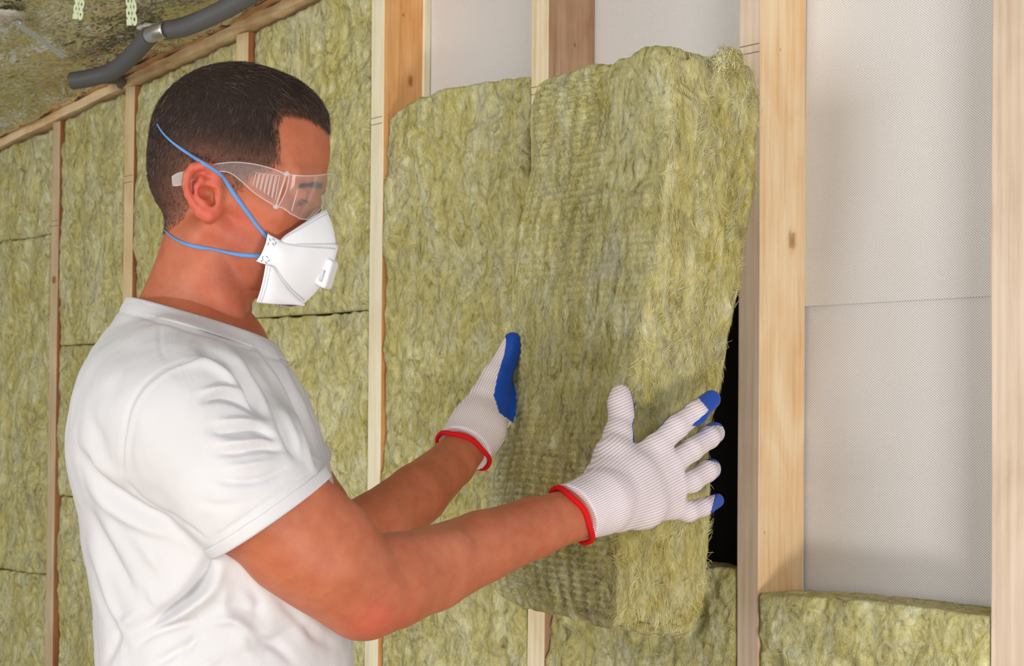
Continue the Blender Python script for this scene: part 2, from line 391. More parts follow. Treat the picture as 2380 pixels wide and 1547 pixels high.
# floor
t=NT('floor_boards',.7,.3); g=t.noise(t.coord((.1,1,1)),30,5,.6); t.col(t.ramp(g,[(.3,srgb(150,130,105)),(.7,srgb(188,168,138))]))
fl=MB().add(*box(-2.7,4.2,-4.6,.1,-.05,0)).build('floor',t.m); tag(fl,'bare boarded floor below the frame',kind='structure')
# ------------------------------------------------------------------ foil ceiling
nC=340; xs=np.linspace(-3.0,.4,nC); ys=np.linspace(-1.6,.1,190)
X,Y=np.meshgrid(xs,ys,indexing='ij'); p=np.stack([X.ravel(),Y.ravel(),0*X.ravel()],1)
def ceil_z(p):
    q=p*np.array([1,1,0])
    sag=.012*fbm(q*np.array([1.6,2.2,1]),2,11)
    rid=-np.abs(noise(q*np.array([5,9,1])+noise(q*4,3)[:,None]*.6,12))*.010-np.abs(noise(q*np.array([13,20,1])+noise(q*9,4)[:,None],14))*.004
    return zplate(p[:,0])+.036+sag*(.25+.75*np.clip((.1-p[:,1])/.4,0,1))+rid-.016*np.exp(-((p[:,1]+.03)/.03)**2)*np.clip(.6+.9*noise(q*3.1,19),0,1)
p[:,2]=ceil_z(p)
idx=np.arange(len(p)).reshape(nC,190); Q=np.stack([idx[:-1,:-1],idx[:-1,1:],idx[1:,1:],idx[1:,:-1]],-1).reshape(-1,4)
t=NT('foil_film',.22,.5); pn=t.noise(t.coord((1,1,1)),6,4,.6,.5)
t.col(t.ramp(pn,[(.3,srgb(186,176,124)),(.5,srgb(208,202,164)),(.7,srgb(232,230,216))])); t.b.inputs['Metallic'].default_value=.85
cr1=t.noise(t.coord((1,1.5,1)),36,4,.6,1.2); vo=t.n('TexVoronoi',feature='DISTANCE_TO_EDGE'); t.l(t.coord((1,1.8,1)),vo.inputs[0]); vo.inputs['Scale'].default_value=46
nn=t.bump(cr1,.003,.4); 
def facet(scale,amp,seed):
    wn=t.n('TexNoise'); t.l(t.coord((1,1,1)),wn.inputs[0]); wn.inputs['Scale'].default_value=9; ad=t.n('VectorMath',operation='MULTIPLY_ADD'); t.l(wn.outputs[1],ad.inputs[0]); ad.inputs[1].default_value=(.09,.09,.09); t.l(t.coord((1,1.7,1)),ad.inputs[2])
    v=t.n('TexVoronoi'); t.l(ad.outputs[0],v.inputs['Vector']); v.inputs['Scale'].default_value=scale
    m=t.n('VectorMath',operation='MULTIPLY_ADD'); t.l(v.outputs['Color'],m.inputs[0]); m.inputs[1].default_value=(amp,amp,amp*.3); m.inputs[2].default_value=(-amp/2,-amp/2,-amp*.15); return m.outputs[0]
ge=t.n('NewGeometry'); sm1=t.n('VectorMath',operation='ADD'); t.l(facet(46,.5,1),sm1.inputs[0]); t.l(facet(130,1.0,2),sm1.inputs[1])
s2=t.n('VectorMath',operation='ADD'); t.l(sm1.outputs[0],s2.inputs[0]); t.l(ge.outputs['Normal'],s2.inputs[1]); nz=t.n('VectorMath',operation='NORMALIZE'); t.l(s2.outputs[0],nz.inputs[0]); t.l(nz.outputs[0],t.b.inputs['Coat Normal'])
s3=t.n('VectorMath',operation='MULTIPLY_ADD'); t.l(sm1.outputs[0],s3.inputs[0]); s3.inputs[1].default_value=(.45,.45,.45); t.l(nn,s3.inputs[2]); nz2=t.n('VectorMath',operation='NORMALIZE'); t.l(s3.outputs[0],nz2.inputs[0]); t.l(nz2.outputs[0],t.b.inputs['Normal'])
t.b.inputs['Coat Weight'].default_value=1.; t.b.inputs['Coat Roughness'].default_value=.09; t.b.inputs['Coat IOR'].default_value=2.0
cl=mk('ceiling',p,Q,t.m,None,True,True); tag(cl,'crinkled foil film over the sloping ceiling',kind='structure')
bvc=BVHTree.FromPolygons([tuple(v) for v in p],[tuple(q) for q in Q.tolist()])
def C3(px,py,off=0.):                              # point on the ceiling seen at a pixel, lowered by off
    d=Vector(ray(px,py)); h=bvc.ray_cast(Vector(CP),d)
    if h[0] is None:
        d=ray(px,py); n=np.array([-.1189,0,1.]); q=np.array([-2.138,0,2.036]); hh=CP+d*((n@(q-CP))/(n@d))
    else: hh=np.array(h[0])
    return CP+(hh-CP)*(1-off/max(.2,hh[2]-CP[2]))
grey=NT('grey_plastic_conduit',.45,.4); grey.col(srgb(98,98,100)); grey=grey.m
def conduit(pts,off,r,pitch,name,parent):
    w3=cr([C3(a,b,off) for a,b in pts],14); 
    for _ in range(6): w3[1:-1]=.5*w3[1:-1]+.25*(w3[:-2]+w3[2:])
    s=np.r_[0,np.cumsum(np.linalg.norm(np.diff(w3,axis=0),axis=1))]; n=int(s[-1]/pitch)*4; q=np.linspace(0,s[-1],n)
    c=np.stack([np.interp(q,s,w3[:,i]) for i in range(3)],1); rad=r*(1+.055*np.array([1,.6,-1,.2]*(n//4))[:n])
    return mk(name,*tube(c,rad,18),grey,parent,True,True)
cz=C3(300,130)
cond=tag(empty('flexible_conduit',cz),'dark grey corrugated conduit pipe clipped under the foil ceiling','conduit')
conduit([(168,188),(215,180),(262,165),(305,130),(348,82)],.022,.0165,.0048,'pipe_length',cond)
conduit([(380,72),(430,62),(480,42),(530,18),(585,-15),(640,-60)],.020,.0170,.0048,'pipe_length',cond)
o=conduit([(200,188),(245,184),(276,186),(284,200),(286,222)],.012,.0095,.0046,'branch_pipe',cond)
cp=C3(362,76,.018)
steel=plain('zinc_steel',srgb(190,190,186),.3,.5,.9)
V,Fc=tube(cr([C3(346,84,.022),C3(362,75,.022),C3(384,70,.022)],4),.0150,16,False); o=mk('pipe_clip',V,Fc,steel,cond,True,True); m=o.modifiers.new('s','SOLIDIFY'); m.thickness=.0015
def blob(name,c,r,mat,parent=None,seed=0):
    f=Field(np.array(c)-max(r)*1.6,np.array(c)+max(r)*1.6,max(r)/14); f.ell(c,r,.002)
    V,Q=f.mesh(1); N=vnormals(V,Q); V=V+N*(.26*min(r)*fbm(V/min(r)*1.4,3,seed))[:,None]; return mk(name,V,Q,mat,parent,True,True)
foam=plain('white_sealant',srgb(205,200,190),.6)
tag(blob('sealant_patch',C3(352,66,.004),(.03,.024,.008),foam,seed=1),'whitish sealant smear beside the conduit clip','sealant')
tag(blob('sealant_patch',C3(14,38,.004),(.05,.034,.008),foam,seed=2),'greyish sealant smear at the top left corner','sealant')
# perforated hanger straps
def strap(a,b,width,name,label,mat,vertical):
    a=np.array(a);b=np.array(b); L=np.linalg.norm(b-a); t_=(b-a)/L
    view=CP-a; s=np.cross(t_,view if vertical else np.array([0,0,1.])); s/=np.linalg.norm(s); nrm=np.cross(s,t_)
    n=int(L/.0165); V=[];Fc=[]; step=L/n
    def pt(u,v): return a+t_*u+s*v
    def quad(u0,u1,v0,v1,mb):
        mb.add([pt(u0,v0),pt(u1,v0),pt(u1,v1),pt(u0,v1)],[(0,1,2,3)])
    mb=MB(); hw=width/2
    for side in(-1,1):
        for i in range(n):
            u0=i*step+(0 if side<0 else step*.5); u1=u0+step; u1=min(u1,L); 
            if u1-u0<step*.6: 
                vv=sorted((0,side*hw)); quad(u0,u1,vv[0],vv[1],mb); continue
            c=(u0+u1)/2; cv=side*hw*.5; hr=step*.17; hv=hw*.17
            # frame with a round-ish eight-sided hole
            ring=[pt(c+hr*math.cos(q*math.pi/4+math.pi/8),cv+hv*math.sin(q*math.pi/4+math.pi/8)) for q in range(8)]
            edge=side*hw*1.0
            vs=[min(0,edge),max(0,edge)]
            outer=[pt(u1,cv+(vs[1]-cv)*.45),pt((c+u1)/2,vs[1]),pt((c+u0)/2,vs[1]),pt(u0,cv+(vs[1]-cv)*.45),pt(u0,cv+(vs[0]-cv)*.45),pt((c+u0)/2,vs[0]),pt((c+u1)/2,vs[0]),pt(u1,cv+(vs[0]-cv)*.45)]
            cor=[pt(u1,vs[1]),pt(u0,vs[1]),pt(u0,vs[0]),pt(u1,vs[0])]
            V8=ring+outer
            Fq=[(q,(q+1)%8,8+(q+1)%8,8+q) for q in range(8)]
            mb.add(V8,Fq)
        if side>0: quad(0,step*.5,0,hw,mb)
    o=mb.build(name,mat); m=o.modifiers.new('s','SOLIDIFY'); m.thickness=.0012
    return tag(o,label,'metal strap')
galv=plain('galvanised_strap',srgb(205,214,222),.4,.5,.35); galvg=plain('galvanised_strap_lit',srgb(214,228,190),.4,.5,.2)  # second copy has greenish light painted into its colour, for the hanging straps
strap(C3(36,50,.010),C3(152,133,.010),.017,'hanger_strap','bluish perforated strap lying slanted across the foil',galv,False)
def hang(px,py0,py1,w_,lab):
    a0=C3(px[0],py0,.0); a=a0+np.array([0,0,-.002]); zz=float(np.dot(a-CP,fw)); b=a-np.array([0,0,(py1-py0)/F*zz])+r2*((px[1]-px[0])/F*zz)
    strap(a,b,w_,'hanger_strap',lab,galvg,True)
hang((188,181),-30,43,.017,'short pale green perforated strap, left of the two hanging straps')
hang((303,308),-30,57,.018,'longer pale green perforated strap hanging above the conduit clip')
# torn foil flap at the plate
o=blob('foil_flap',C3(232,218,.0)+np.array([0,.0,-.005]),(.035,.006,.016),plain('torn_foil',srgb(214,212,206),.25,.6,.6),cl,seed=5)
# ------------------------------------------------------------------ wool batts
def fibres(V,N,count,parent,seed,L=(.005,.018),wd=.00026,bias=(0,0,1),lift=.0007,mat='fibre',lim=None,fs=42.,bw=.35):
    r=np.random.default_rng(seed); i=r.integers(0,len(V),count); base=V[i]+r.normal(0,.0008,(count,3)); n=N[i]
    bias=np.array(bias,float); seg=6; Ln=r.uniform(*L,count)[:,None]/seg; p=base-n*.0002; rise=r.uniform(.1,1,(count,1)); sg=r.choice([-1,1],(count,1)); jit=r.normal(0,.35,(count,3))
    pts=[]
    for k in range(seg+1):
        pts.append(p+n*(lift*rise*math.sin(math.pi*k/seg)))
        e=.004; q=p*fs; g0=noise(q,seed+50); g=np.stack([noise(q+np.array([e*fs if j==m else 0 for j in range(3)]),seed+50)-g0 for m in range(3)],1); g/=np.linalg.norm(g,axis=1,keepdims=True)+1e-9
        d=np.cross(n,g)*1.0; d*=np.sign((d*bias).sum(1,keepdims=True)+1e-9); d=d+bias*bw+jit; d-=n*(d*n).sum(1)[:,None]; d/=np.linalg.norm(d,axis=1,keepdims=True)+1e-9; p=p+sg*d*Ln
    pts=np.stack(pts,1)
    if lim is not None:
        ok=(pts[:,:,0].min(1)>lim[0]+.001)&(pts[:,:,0].max(1)<lim[1]-.001)&(pts[:,:,2].min(1)>lim[2]+.001)&(pts[:,:,2].max(1)<lim[3]-.002); pts=pts[ok]; n=n[ok]; count=len(pts)
    tan=np.gradient(pts,axis=1); sd=np.cross(tan,n[:,None,:]); sd/=np.linalg.norm(sd,axis=2,keepdims=True)+1e-9
    ww=(wd*r.uniform(.6,1.5,(count,1,1)))*np.array([.3,.8,1,1,1,.8,.3])[None,:,None]
    A=pts+sd*ww;B=pts-sd*ww; VV=np.stack([A,B],2).reshape(-1,3)
    q=(np.arange(count)[:,None]*(seg+1)*2+np.arange(seg)[None,:]*2).reshape(-1)
    Q=np.stack([q,q+1,q+3,q+2],1)
    o=mk('wool_fibres',VV,Q,M[mat],parent,True,True); o['kind']='stuff'; return o
def batt(x0,x1,z0,z1,label,seed,y_f=.003,thick=.080,h=.0034,nf=6000,amp=1.,topshape=None,group=None):
    L=x1-x0;H=z1-z0; nx=int(L/h);nz=int(H/h)
    u=np.linspace(0,1,nx+1);v=np.linspace(0,1,nz+1); U,Vv=np.meshgrid(u,v,indexing='ij')
    X=x0+U*L;Z=z0+Vv*H
    if topshape is not None: Z=z0+Vv*(H+topshape(X)) 
    p=np.stack([X.ravel(),0*X.ravel(),Z.ravel()],1); Pn=p*np.array([1,1,.72])
    e=np.minimum(np.minimum(U,1-U)*L,np.minimum(Vv,1-Vv)*H).ravel()
    ex=(np.minimum(U,1-U)*L).ravel(); ez=(np.minimum(Vv,1-Vv)*H).ravel(); y=y_f+.0075*np.exp(-ex/.004)*(1+.8*noise(Pn*18,seed+2))+.003*np.exp(-ez/.003)-.0075*amp*fbm(Pn*11,3,seed)-.0050*amp*fbm(Pn*40+noise(Pn*20,seed+9)[:,None]*.5,3,seed+3)+.0018*np.abs(noise(Pn*150+noise(Pn*60,seed)[:,None]*1.5,seed+4))
    pit=np.clip(noise(Pn*26,seed+21)-.55,0,1)*.03; y+=pit
    edge=(e<1e-6); jag=.0022*noise(Pn*60,seed+5)
    p[:,0]+=np.where((U.ravel()<.004)|(U.ravel()>.996),jag,0); p[:,2]+=np.where((Vv.ravel()>.998),jag*1.6+.004*noise(Pn*12,seed+8),0)
    p[:,1]=y; p[:,0]=np.clip(p[:,0],x0,x1); p[:,2]=np.minimum(p[:,2],Z.ravel())
    idx=np.arange(len(p)).reshape(nx+1,nz+1); Q=[np.stack([idx[:-1,:-1],idx[1:,:-1],idx[1:,1:],idx[:-1,1:]],-1).reshape(-1,4)]
    loop=np.r_[idx[:,0],idx[-1,1:],idx[::-1,-1][1:],idx[0,::-1][1:-1]]; V=p; prev=loop; ns=10
    for s in range(1,ns+1):
        q=p[loop].copy(); f=s/ns; q[:,1]=p[loop][:,1]*(1-f)+(y_f+thick)*f; q+=.0012*np.stack([noise(q*90,seed+31),0*q[:,0],-np.abs(noise(q*90,seed+32))],1); q[:,0]=np.clip(q[:,0],x0,x1); q[:,2]=np.maximum(q[:,2],z0)
        st=len(V); V=np.vstack([V,q]); cur=np.arange(st,st+len(loop))
        Q.append(np.stack([prev,np.roll(prev,-1),np.roll(cur,-1),cur],1)[:, ::-1]); prev=cur
    # back
    c=len(V); V=np.vstack([V,[[x0+L/2,y_f+thick,z0+H/2]]])
    a=prev; Q.append(np.stack([a,np.roll(a,-1),np.full_like(a,c),np.full_like(a,c)],1)[:,::-1][:, [0,1,2,3]])
    Q=np.vstack(Q[:-1]); 
    root=empty('insulation_batt',(x0+L/2,y_f+thick*.5,z0)); tag(root,label,'insulation batt',group)
    tri=mk('wool_slab',V,Q,M['wool'],root,True,True)
    back=mk('backing_face',V[prev],[tuple(range(len(prev)))],M['wool'],root,False,True)
    N=vnormals(V,Q)
    if N[nx//2*(nz+1)+nz//2,1]>0: N=-N
    if nf: fibres(p,N[:len(p)],nf,root,seed,lim=(x0,x1,z0,z1-(0 if topshape is None else .028)))
    return root
def bz(px,py): return W(px,py)[2]
g=.0045
S=[s[0] for s in studs]; E=[s[0]+s[1] for s in studs]
zp=lambda a,b: zplate((a+b)/2)-.005
j0=bz(60,552);j0b=bz(60,1330);j1=bz(200,800);j1b=bz(200,1156);j3=bz(715,730)
top=lambda a,b: (lambda X: .1189*(X-(a+b)/2))
def col(a,b,cuts,labs,seed,nf):
    for i in range(len(cuts)-1):
        is_top=(i==len(cuts)-2)
        batt(a+g,b-g,cuts[i]+.0008,cuts[i+1]-.0008,labs[i],seed+i*17,nf=nf,topshape=top(a,b) if is_top else None,h=.0042 if nf<4000 else .0034)
col(S[0]-.36,S[0],[.25,j0b,j0,zp(S[0]-.36,S[0])],['far left olive batt at the bottom left corner of the picture','far left batt between the two joints, dark and creased','far left batt directly under the foil ceiling'],100,2500)
col(E[0],S[1],[.25,j1b,j1,zp(E[0],S[1])],['lowest batt between the two leftmost studs','short middle batt behind the man\'s back','tall batt under the plate between the two leftmost studs'],200,3500)
col(E[1],S[2],[.25,zp(E[1],S[2])],['batt mostly hidden behind the man\'s head and back'],300,5000)
col(E[2],S[3],[.25,j3,zp(E[2],S[3])],['lower batt beside the man\'s chest with a thin joint at its top','tall batt behind the goggles and forehead, between head and cream stud'],400,9000)
z4=bz(1060,215)
batt(E[3]+.0035,S[4]-.003,.25,z4,'rounded-top batt filling the bay left of the held batt',500,y_f=-.004,nf=18000,h=.003,topshape=lambda X:-.010+.012*np.sin((X-E[3])/.35*3.14)+.012*(X-E[3])/.35-.03*np.exp(-(X-E[3])/.025))
batt(E[4]+.003,S[5]-.003,.25,bz(1690,1320),'low batt in the bay under the held batt',600,nf=18000,h=.003)
batt(E[5]+.003,S[6]-.003,.25,bz(2020,1403),'flat-topped batt in the right-hand bay below the bare grey membrane',700,y_f=-.004,thick=.093,nf=18000,h=.003,topshape=lambda X:.004*np.sin(X*9))
# ---- the held batt
Lc=cr([(1246,200),(1228,262),(1222,400),(1205,520),(1195,640),(1183,735),(1180,800),(1165,950),(1140,1080),(1122,1190),(1122,1290),(1150,1372)],30)
Mc=cr([(1556,122),(1562,250),(1546,420),(1530,560),(1506,690),(1490,800),(1472,900),(1460,1000),(1446,1150),(1436,1300),(1436,1446)],30)
Rc=cr([(1762,165),(1777,240),(1767,330),(1757,450),(1737,560),(1729,650),(1713,740),(1701,820),(1690,900),(1664,985),(1656,1060),(1656,1200),(1646,1290),(1640,1400),(1618,1462)],30)
def rs(c,n):
    s=np.r_[0,np.cumsum(np.linalg.norm(np.diff(c,axis=0),axis=1))]; q=np.linspace(0,s[-1],n); return np.stack([np.interp(q,s,c[:,i]) for i in range(2)],1)
NR=330; Lc,Mc,Rc=rs(Lc,NR),rs(Mc,NR),rs(Rc,NR)
ZL,ZM,ZR=2.52,2.20,2.275
P2=lambda c,z: np.stack([(c[:,0]-1190)/F*z,(CY-c[:,1])/F*z,np.full(len(c),z)],1)
L3,M3,R3=P2(Lc,ZL),P2(Mc,ZM),P2(Rc,ZR)
sidev=(R3-M3); B3=L3+sidev*1.0
def held():
    nA,nB=170,66; tA=np.linspace(0,1,nA,endpoint=False)[None,:,None];tB=np.linspace(0,1,nB,endpoint=False)[None,:,None];tD=np.linspace(0,1,24,endpoint=False)[None,:,None];tE=np.linspace(0,1,40,endpoint=False)[None,:,None]
    G=np.concatenate([L3[:,None]*(1-tA)+M3[:,None]*tA, M3[:,None]*(1-tB)+R3[:,None]*tB, R3[:,None]*(1-tE)+B3[:,None]*tE, B3[:,None]*(1-tD)+L3[:,None]*tD],1)
    k=np.array([1,2,3,3,2,1.]);k/=k.sum()
    for _ in range(9): G=.5*G+.25*(np.roll(G,1,1)+np.roll(G,-1,1))
    nt=G.shape[1]; V=G.reshape(-1,3); idx=np.arange(NR*nt).reshape(NR,nt); nx_=np.roll(idx,-1,1)
    Q=np.stack([idx[:-1],nx_[:-1],nx_[1:],idx[1:]],-1).reshape(-1,4)
    # end caps pulled in ring by ring
    for end,row,dirn in((0,0,1),(1,NR-1,-1)):
        ring=idx[row]; base=V[ring]; c=base.mean(0); prev=ring
        axis=(V[idx[0]].mean(0)-V[idx[-1]].mean(0)); axis/=np.linalg.norm(axis); axis=axis*dirn
        for s in range(1,15):
            f=1-s/14.; q=c+(base-c)*f+axis*(.012*(1-(1-min(1,s/3.))**2)); st=len(V); V=np.vstack([V,q]); cur=np.arange(st,st+nt)
            a,b=prev,cur; qq=np.stack([a,b,np.roll(b,-1),np.roll(a,-1)],1); Q=np.vstack([Q,qq if end==0 else qq[:,::-1]]); prev=cur
    N=vnormals(V,Q); W3=V; Pn=W3*np.array([1,.5,1])
    cen=V.mean(0)
    if ((V-cen)*N).sum()<0: Q=Q[:,::-1]; N=-N
    col_=np.tile(np.arange(nt),NR); col_=np.r_[col_,np.full(len(V)-len(col_),nt-1)]
    row_=np.repeat(np.arange(NR),nt); row_=np.r_[row_,np.full(len(V)-len(row_),0)]
    face=np.clip(1-np.abs(col_-nA*.5)/(nA*.5),0,1); face=np.clip(face*6,0,1)
    side=np.clip(1-np.abs(col_-(nA+nB*.5))/(nB*.5),0,1); side=np.clip(side*5,0,1)
    d=.0055*fbm(Pn*11,3,41)+.0015*fbm(Pn*np.array([60,60,60]),3,42)
    rows=np.sin(row_*2*math.pi/(NR/76.)+1.5*noise(Pn*14,5)+col_*.03); cols=np.sin(col_*2*math.pi/15.+2*noise(Pn*10,6))
    qm=np.clip(.65+.9*noise(Pn*7,8),0,1)
    d+=face*qm*(.0021*rows+.0009*cols)
    strat=fbm(np.stack([V[:,0]*70+2*noise(V*18,3),V[:,1]*9,V[:,2]*70],1),3,50)
    d+=side*(.0060*strat+.0035*fbm(Pn*42,2,51)); d+=(1-face)*(1-side)*.003*noise(Pn*60,9)
    dent=np.exp(-((toPx(V)[0]-(1360))/45)**2-((toPx(V)[1]-250)/70)**2)*face; d-=.006*dent
    V=V+N*d[:,None]
    # torn tuft at the top right corner
    return V,Q,N,nt,col_,nA,nB
V,Q,N,nt,colh,nA,nB=held()
Vw=toW(V)
root=empty('insulation_batt',toW(P2(Mc,ZM)[-1:])[0]); tag(root,'tall loose mineral wool batt held in both gloved hands','insulation batt')
cc=colh[Q[:,0]]; sidemask=(cc>=nA-3)&(cc<nA+nB+4)
slab=mk('wool_slab',Vw,Q,[M['wool'],M['wool_b']],root,True,True); slab.data.polygons.foreach_set('material_index',sidemask.astype(np.int32)) 
Nw=N[:,0:1]*r2+N[:,1:2]*u2+N[:,2:3]*fw
upb=toW(M3[:1])[0]-toW(M3[-1:])[0]; upb/=np.linalg.norm(upb)
mA=(colh<nA); mB=(colh>=nA-4)&(colh<nA+nB+3)
fibres(Vw[mA],Nw[mA],7000,root,61,L=(.005,.014),wd=.0002,bias=upb,bw=1.2)
fibres(Vw[mB],Nw[mB],18000,root,62,L=(.005,.018),wd=.00019,bias=upb,lift=.0005,bw=.6,fs=30.)
for q,(px,py,z,r) in enumerate([(1690,136,2.24,.012),(1706,142,2.25,.009),(1672,150,2.235,.010)]):
    o=blob('wool_tuft',toW(P(px,py,z)),(r,r*.8,r),M['wool_b'],root,seed=70+q)
    tv=np.array([v.co for v in o.data.vertices]); tn=np.array([v.normal for v in o.data.vertices]); f_=fibres(tv,tn,500,root,80+q,L=(.008,.02),wd=.0003,lift=.003,bw=.1)
# ------------------------------------------------------------------ the man
def orient(V,Q):
    v0,v1,v2,v3=(V[Q[:,k]] for k in range(4)); vol=(np.cross(v1-v0,v2-v0)*v0).sum()+(np.cross(v2-v0,v3-v0)*v0).sum()
    return Q if vol>0 else Q[:,::-1]
HO=P(544,445,1.92); al=math.radians(6.5); be=math.radians(10)
Fh=np.array([math.cos(al),0,-math.sin(al)]);Rh=np.array([-math.sin(al),0,-math.cos(al)]);Uy=np.array([0,1.,0])
F_=Fh*math.cos(be)-Uy*math.sin(be); U_=Uy*math.cos(be)+Fh*math.sin(be); B=np.stack([F_,U_,Rh])
def l2c(p): return HO+np.asarray(p)@B
def c2l(p): return (np.asarray(p)-HO)@B.T
def HL(px,py,c):
    q=HO+c*Rh; u=(px-1190)/F; v=(CY-py)/F
    A=np.array([[F_[0]-u*F_[2],U_[0]-u*U_[2]],[F_[1]-v*F_[2],U_[1]-v*U_[2]]]); r=np.array([u*q[2]-q[0],v*q[2]-q[1]])
    a,b=np.linalg.solve(A,r); return np.array([a,b,c])
foot=toW(P(530,1500,1.92)); man=empty('person',(foot[0],foot[1],0))
tag(man,'man in white t-shirt, goggles, dust mask and white knit gloves, holding the loose batt','person')
# head and neck
H=Field((-.16,-.30,-.125),(.15,.155,.125),.0017)
H.ell((-.003,.047,0),(.091,.083,.077),.01); H.ell((.036,.050,0),(.054,.066,.066),.02); H.ell((-.03,.012,0),(.06,.058,.064),.02)
H.ell((.044,-.018,0),(.046,.066,.061),.02); H.ell((.045,-.058,0),(.044,.048,.050),.02)
for s in(-1,1):
    H.cap((.004,-.040,.059*s),(.062,-.072,.018*s),.014,.013,.015)
    H.cap((.012,-.01,.062*s),(.064,-.014,.049*s),.012,.013,.018)     # cheekbone
    H.cap((.084,.024,.010*s),(.074,.026,.046*s),.009,.008,.012)      # brow
    H.ell((.098,.004,.033*s),(.016,.012,.015),.012,'s')
    H.ell((.0735,.006,.034*s),(.0140,.0120,.0142),.003)
H.cap((.064,-.073,-.010),(.064,-.073,.010),.014,.014,.015)
H.cap((.082,.012,0),(.097,-.034,0),.006,.010,.006)
for s in(-1,1): H.cap((.094,-.036,.010*s),(.088,-.034,.016*s),.007,.006,.006)
H.cap((.084,-.060,-.018),(.084,-.060,.018),.007,.007,.006); H.cap((.083,-.070,-.014),(.083,-.070,.014),.007,.007,.006)
nk=lambda x,y,z: c2l(P(x,y,z))
H.cap(nk(492,560,1.92),nk(456,740,1.92),.050,.052,.015); H.cap(nk(456,740,1.92),nk(440,860,1.92),.052,.06,.008)
H.cap(nk(446,600,1.92),nk(395,735,1.92),.030,.038,.012)
H.cap(nk(468,560,1.873),nk(540,775,1.89),.012,.012,.03)                # neck muscle
H.cap(nk(548,640,1.92),nk(536,780,1.92),.014,.012,.015)
# near ear and far ear from traced rim points
def ear(sg):
    c0=.074
    def E_(px,py,c,r): q=HL(px,py,.078); return ((q[0],q[1],c*sg),r)
    rim=[E_(508,420,.074,.0038),E_(503,402,.079,.0042),E_(492,391,.084,.0046),E_(476,387,.089,.0048),E_(458,393,.092,.0048),E_(446,410,.094,.0046),E_(442,432,.094,.0042),E_(446,456,.091,.0040),E_(456,476,.087,.0042),E_(468,491,.083,.0048)]
    H.chain(rim,.0015)
    H.chain([E_(470,494,.080,.0070),E_(484,499,.077,.0075),E_(497,493,.074,.0062)],.004)
    # back plate, bowl, anti-helix
    H.cap(E_(476,412,.080,0)[0],E_(474,462,.078,0)[0],.0165,.0150,.004,flat=(.1,0,1),fs=.42)
    H.cap(E_(490,430,.070,0)[0],E_(490,470,.069,0)[0],.013,.013,.006)
    H.chain([E_(491,409,.083,.0028),E_(476,418,.0865,.0034),E_(465,436,.088,.0036),E_(466,458,.086,.0036),E_(476,474,.083,.0038)],.003)
    H.chain([E_(503,430,.080,.0026),E_(490,436,.080,.0024),E_(478,446,.079,.002)],.002)
    H.ell(E_(487,450,.088,0)[0],(.0095,.0075,.0140),.0012,'s'); H.ell(E_(496,464,.088,0)[0],(.0055,.0085,.0150),.0012,'s'); H.ell(E_(503,452,.080,0)[0],(.0042,.0062,.022),.0005,'s')
    H.ell(E_(490,412,.092,0)[0],(.0060,.0046,.0095),.002,'s')
    H.ell(E_(462,414,.099,0)[0],(.0030,.0100,.0065),.001,'s'); H.ell(E_(455,440,.099,0)[0],(.0022,.010,.0065),.001,'s')
    H.cap(E_(508,448,.076,0)[0],E_(507,460,.077,0)[0],.0042,.0044,.004)
ear(1);ear(-1)
H.cap(HL(520,700,.0),HL(520,702,.0),.001,.001,.001)
hV,hQ=H.mesh(1); hC=l2c(hV)
head_bvh=BVHTree.FromPolygons([tuple(v) for v in hC],[tuple(q) for q in hQ.tolist()])
# ---- arms
def shoulders_arms():
    out=[]
    A=Field((-.42,-.31,1.60),(.13,.06,2.16),.0025)
    R_=lambda x,y,z:P(x,y,z)
    A.chain([(R_(370,950,1.80),.058),(R_(600,1168,1.775),.0575),(R_(760,1290,1.80),.0545),(R_(842,1357,1.83),.048)],.006)
    A.chain([(R_(842,1368,1.835),.046),(R_(905,1352,1.86),.0485),(R_(1000,1322,1.91),.0445),(R_(1120,1270,1.955),.0385),(R_(1240,1226,2.0),.0335),(R_(1330,1196,2.035),.0295),(R_(1420,1165,2.07),.028)],.006)
    A.cap(R_(690,1262,1.79),R_(842,1388,1.835),.054,.043,.012)
    A.cap(R_(862,1435,1.845),R_(880,1432,1.85),.014,.012,.016); A.cap(R_(690,1165,1.77),R_(790,1235,1.79),.036,.030,.01)
    A.cap(R_(900,1300,1.84),R_(1050,1272,1.90),.026,.020,.01)
    out.append(A.mesh(1))
    A=Field((-.36,-.28,1.98),(.02,.10,2.56),.0028)
    A.chain([(R_(450,930,2.07),.055),(R_(650,1075,2.12),.048),(R_(722,1190,2.17),.047),(R_(770,1270,2.20),.044)],.006)
    A.chain([(R_(775,1268,2.20),.043),(R_(880,1222,2.26),.044),(R_(970,1148,2.32),.039),(R_(1050,1076,2.39),.0315),(R_(1098,1020,2.437),.028)],.006)
    out.append(A.mesh(1))
    T=Field((-.50,-.60,1.68),(-.08,.12,2.16),.006)
    T.cap(R_(440,860,1.92),R_(440,1000,1.92),.09,.10,.05); T.cap(R_(440,1000,1.89),R_(490,1350,1.90),.080,.055,.02);T.cap(R_(440,1000,1.95),R_(490,1350,1.94),.080,.055,.02)
    T.cap(R_(380,950,1.80),R_(450,930,2.05),.06,.055,.05); T.cap(R_(500,1350,1.92),R_(520,1700,1.92),.07,.09,.02)
    out.append(T.mesh(1)); return out
parts_=[(hC,hQ)]+shoulders_arms()
Vb=[];Qb=[];n0=0
for V,Q in parts_:
    Q=orient(V,Q); Vb.append(V);Qb.append(Q+n0);n0+=len(V)
Vb=np.vstack(Vb);Qb=np.vstack(Qb)
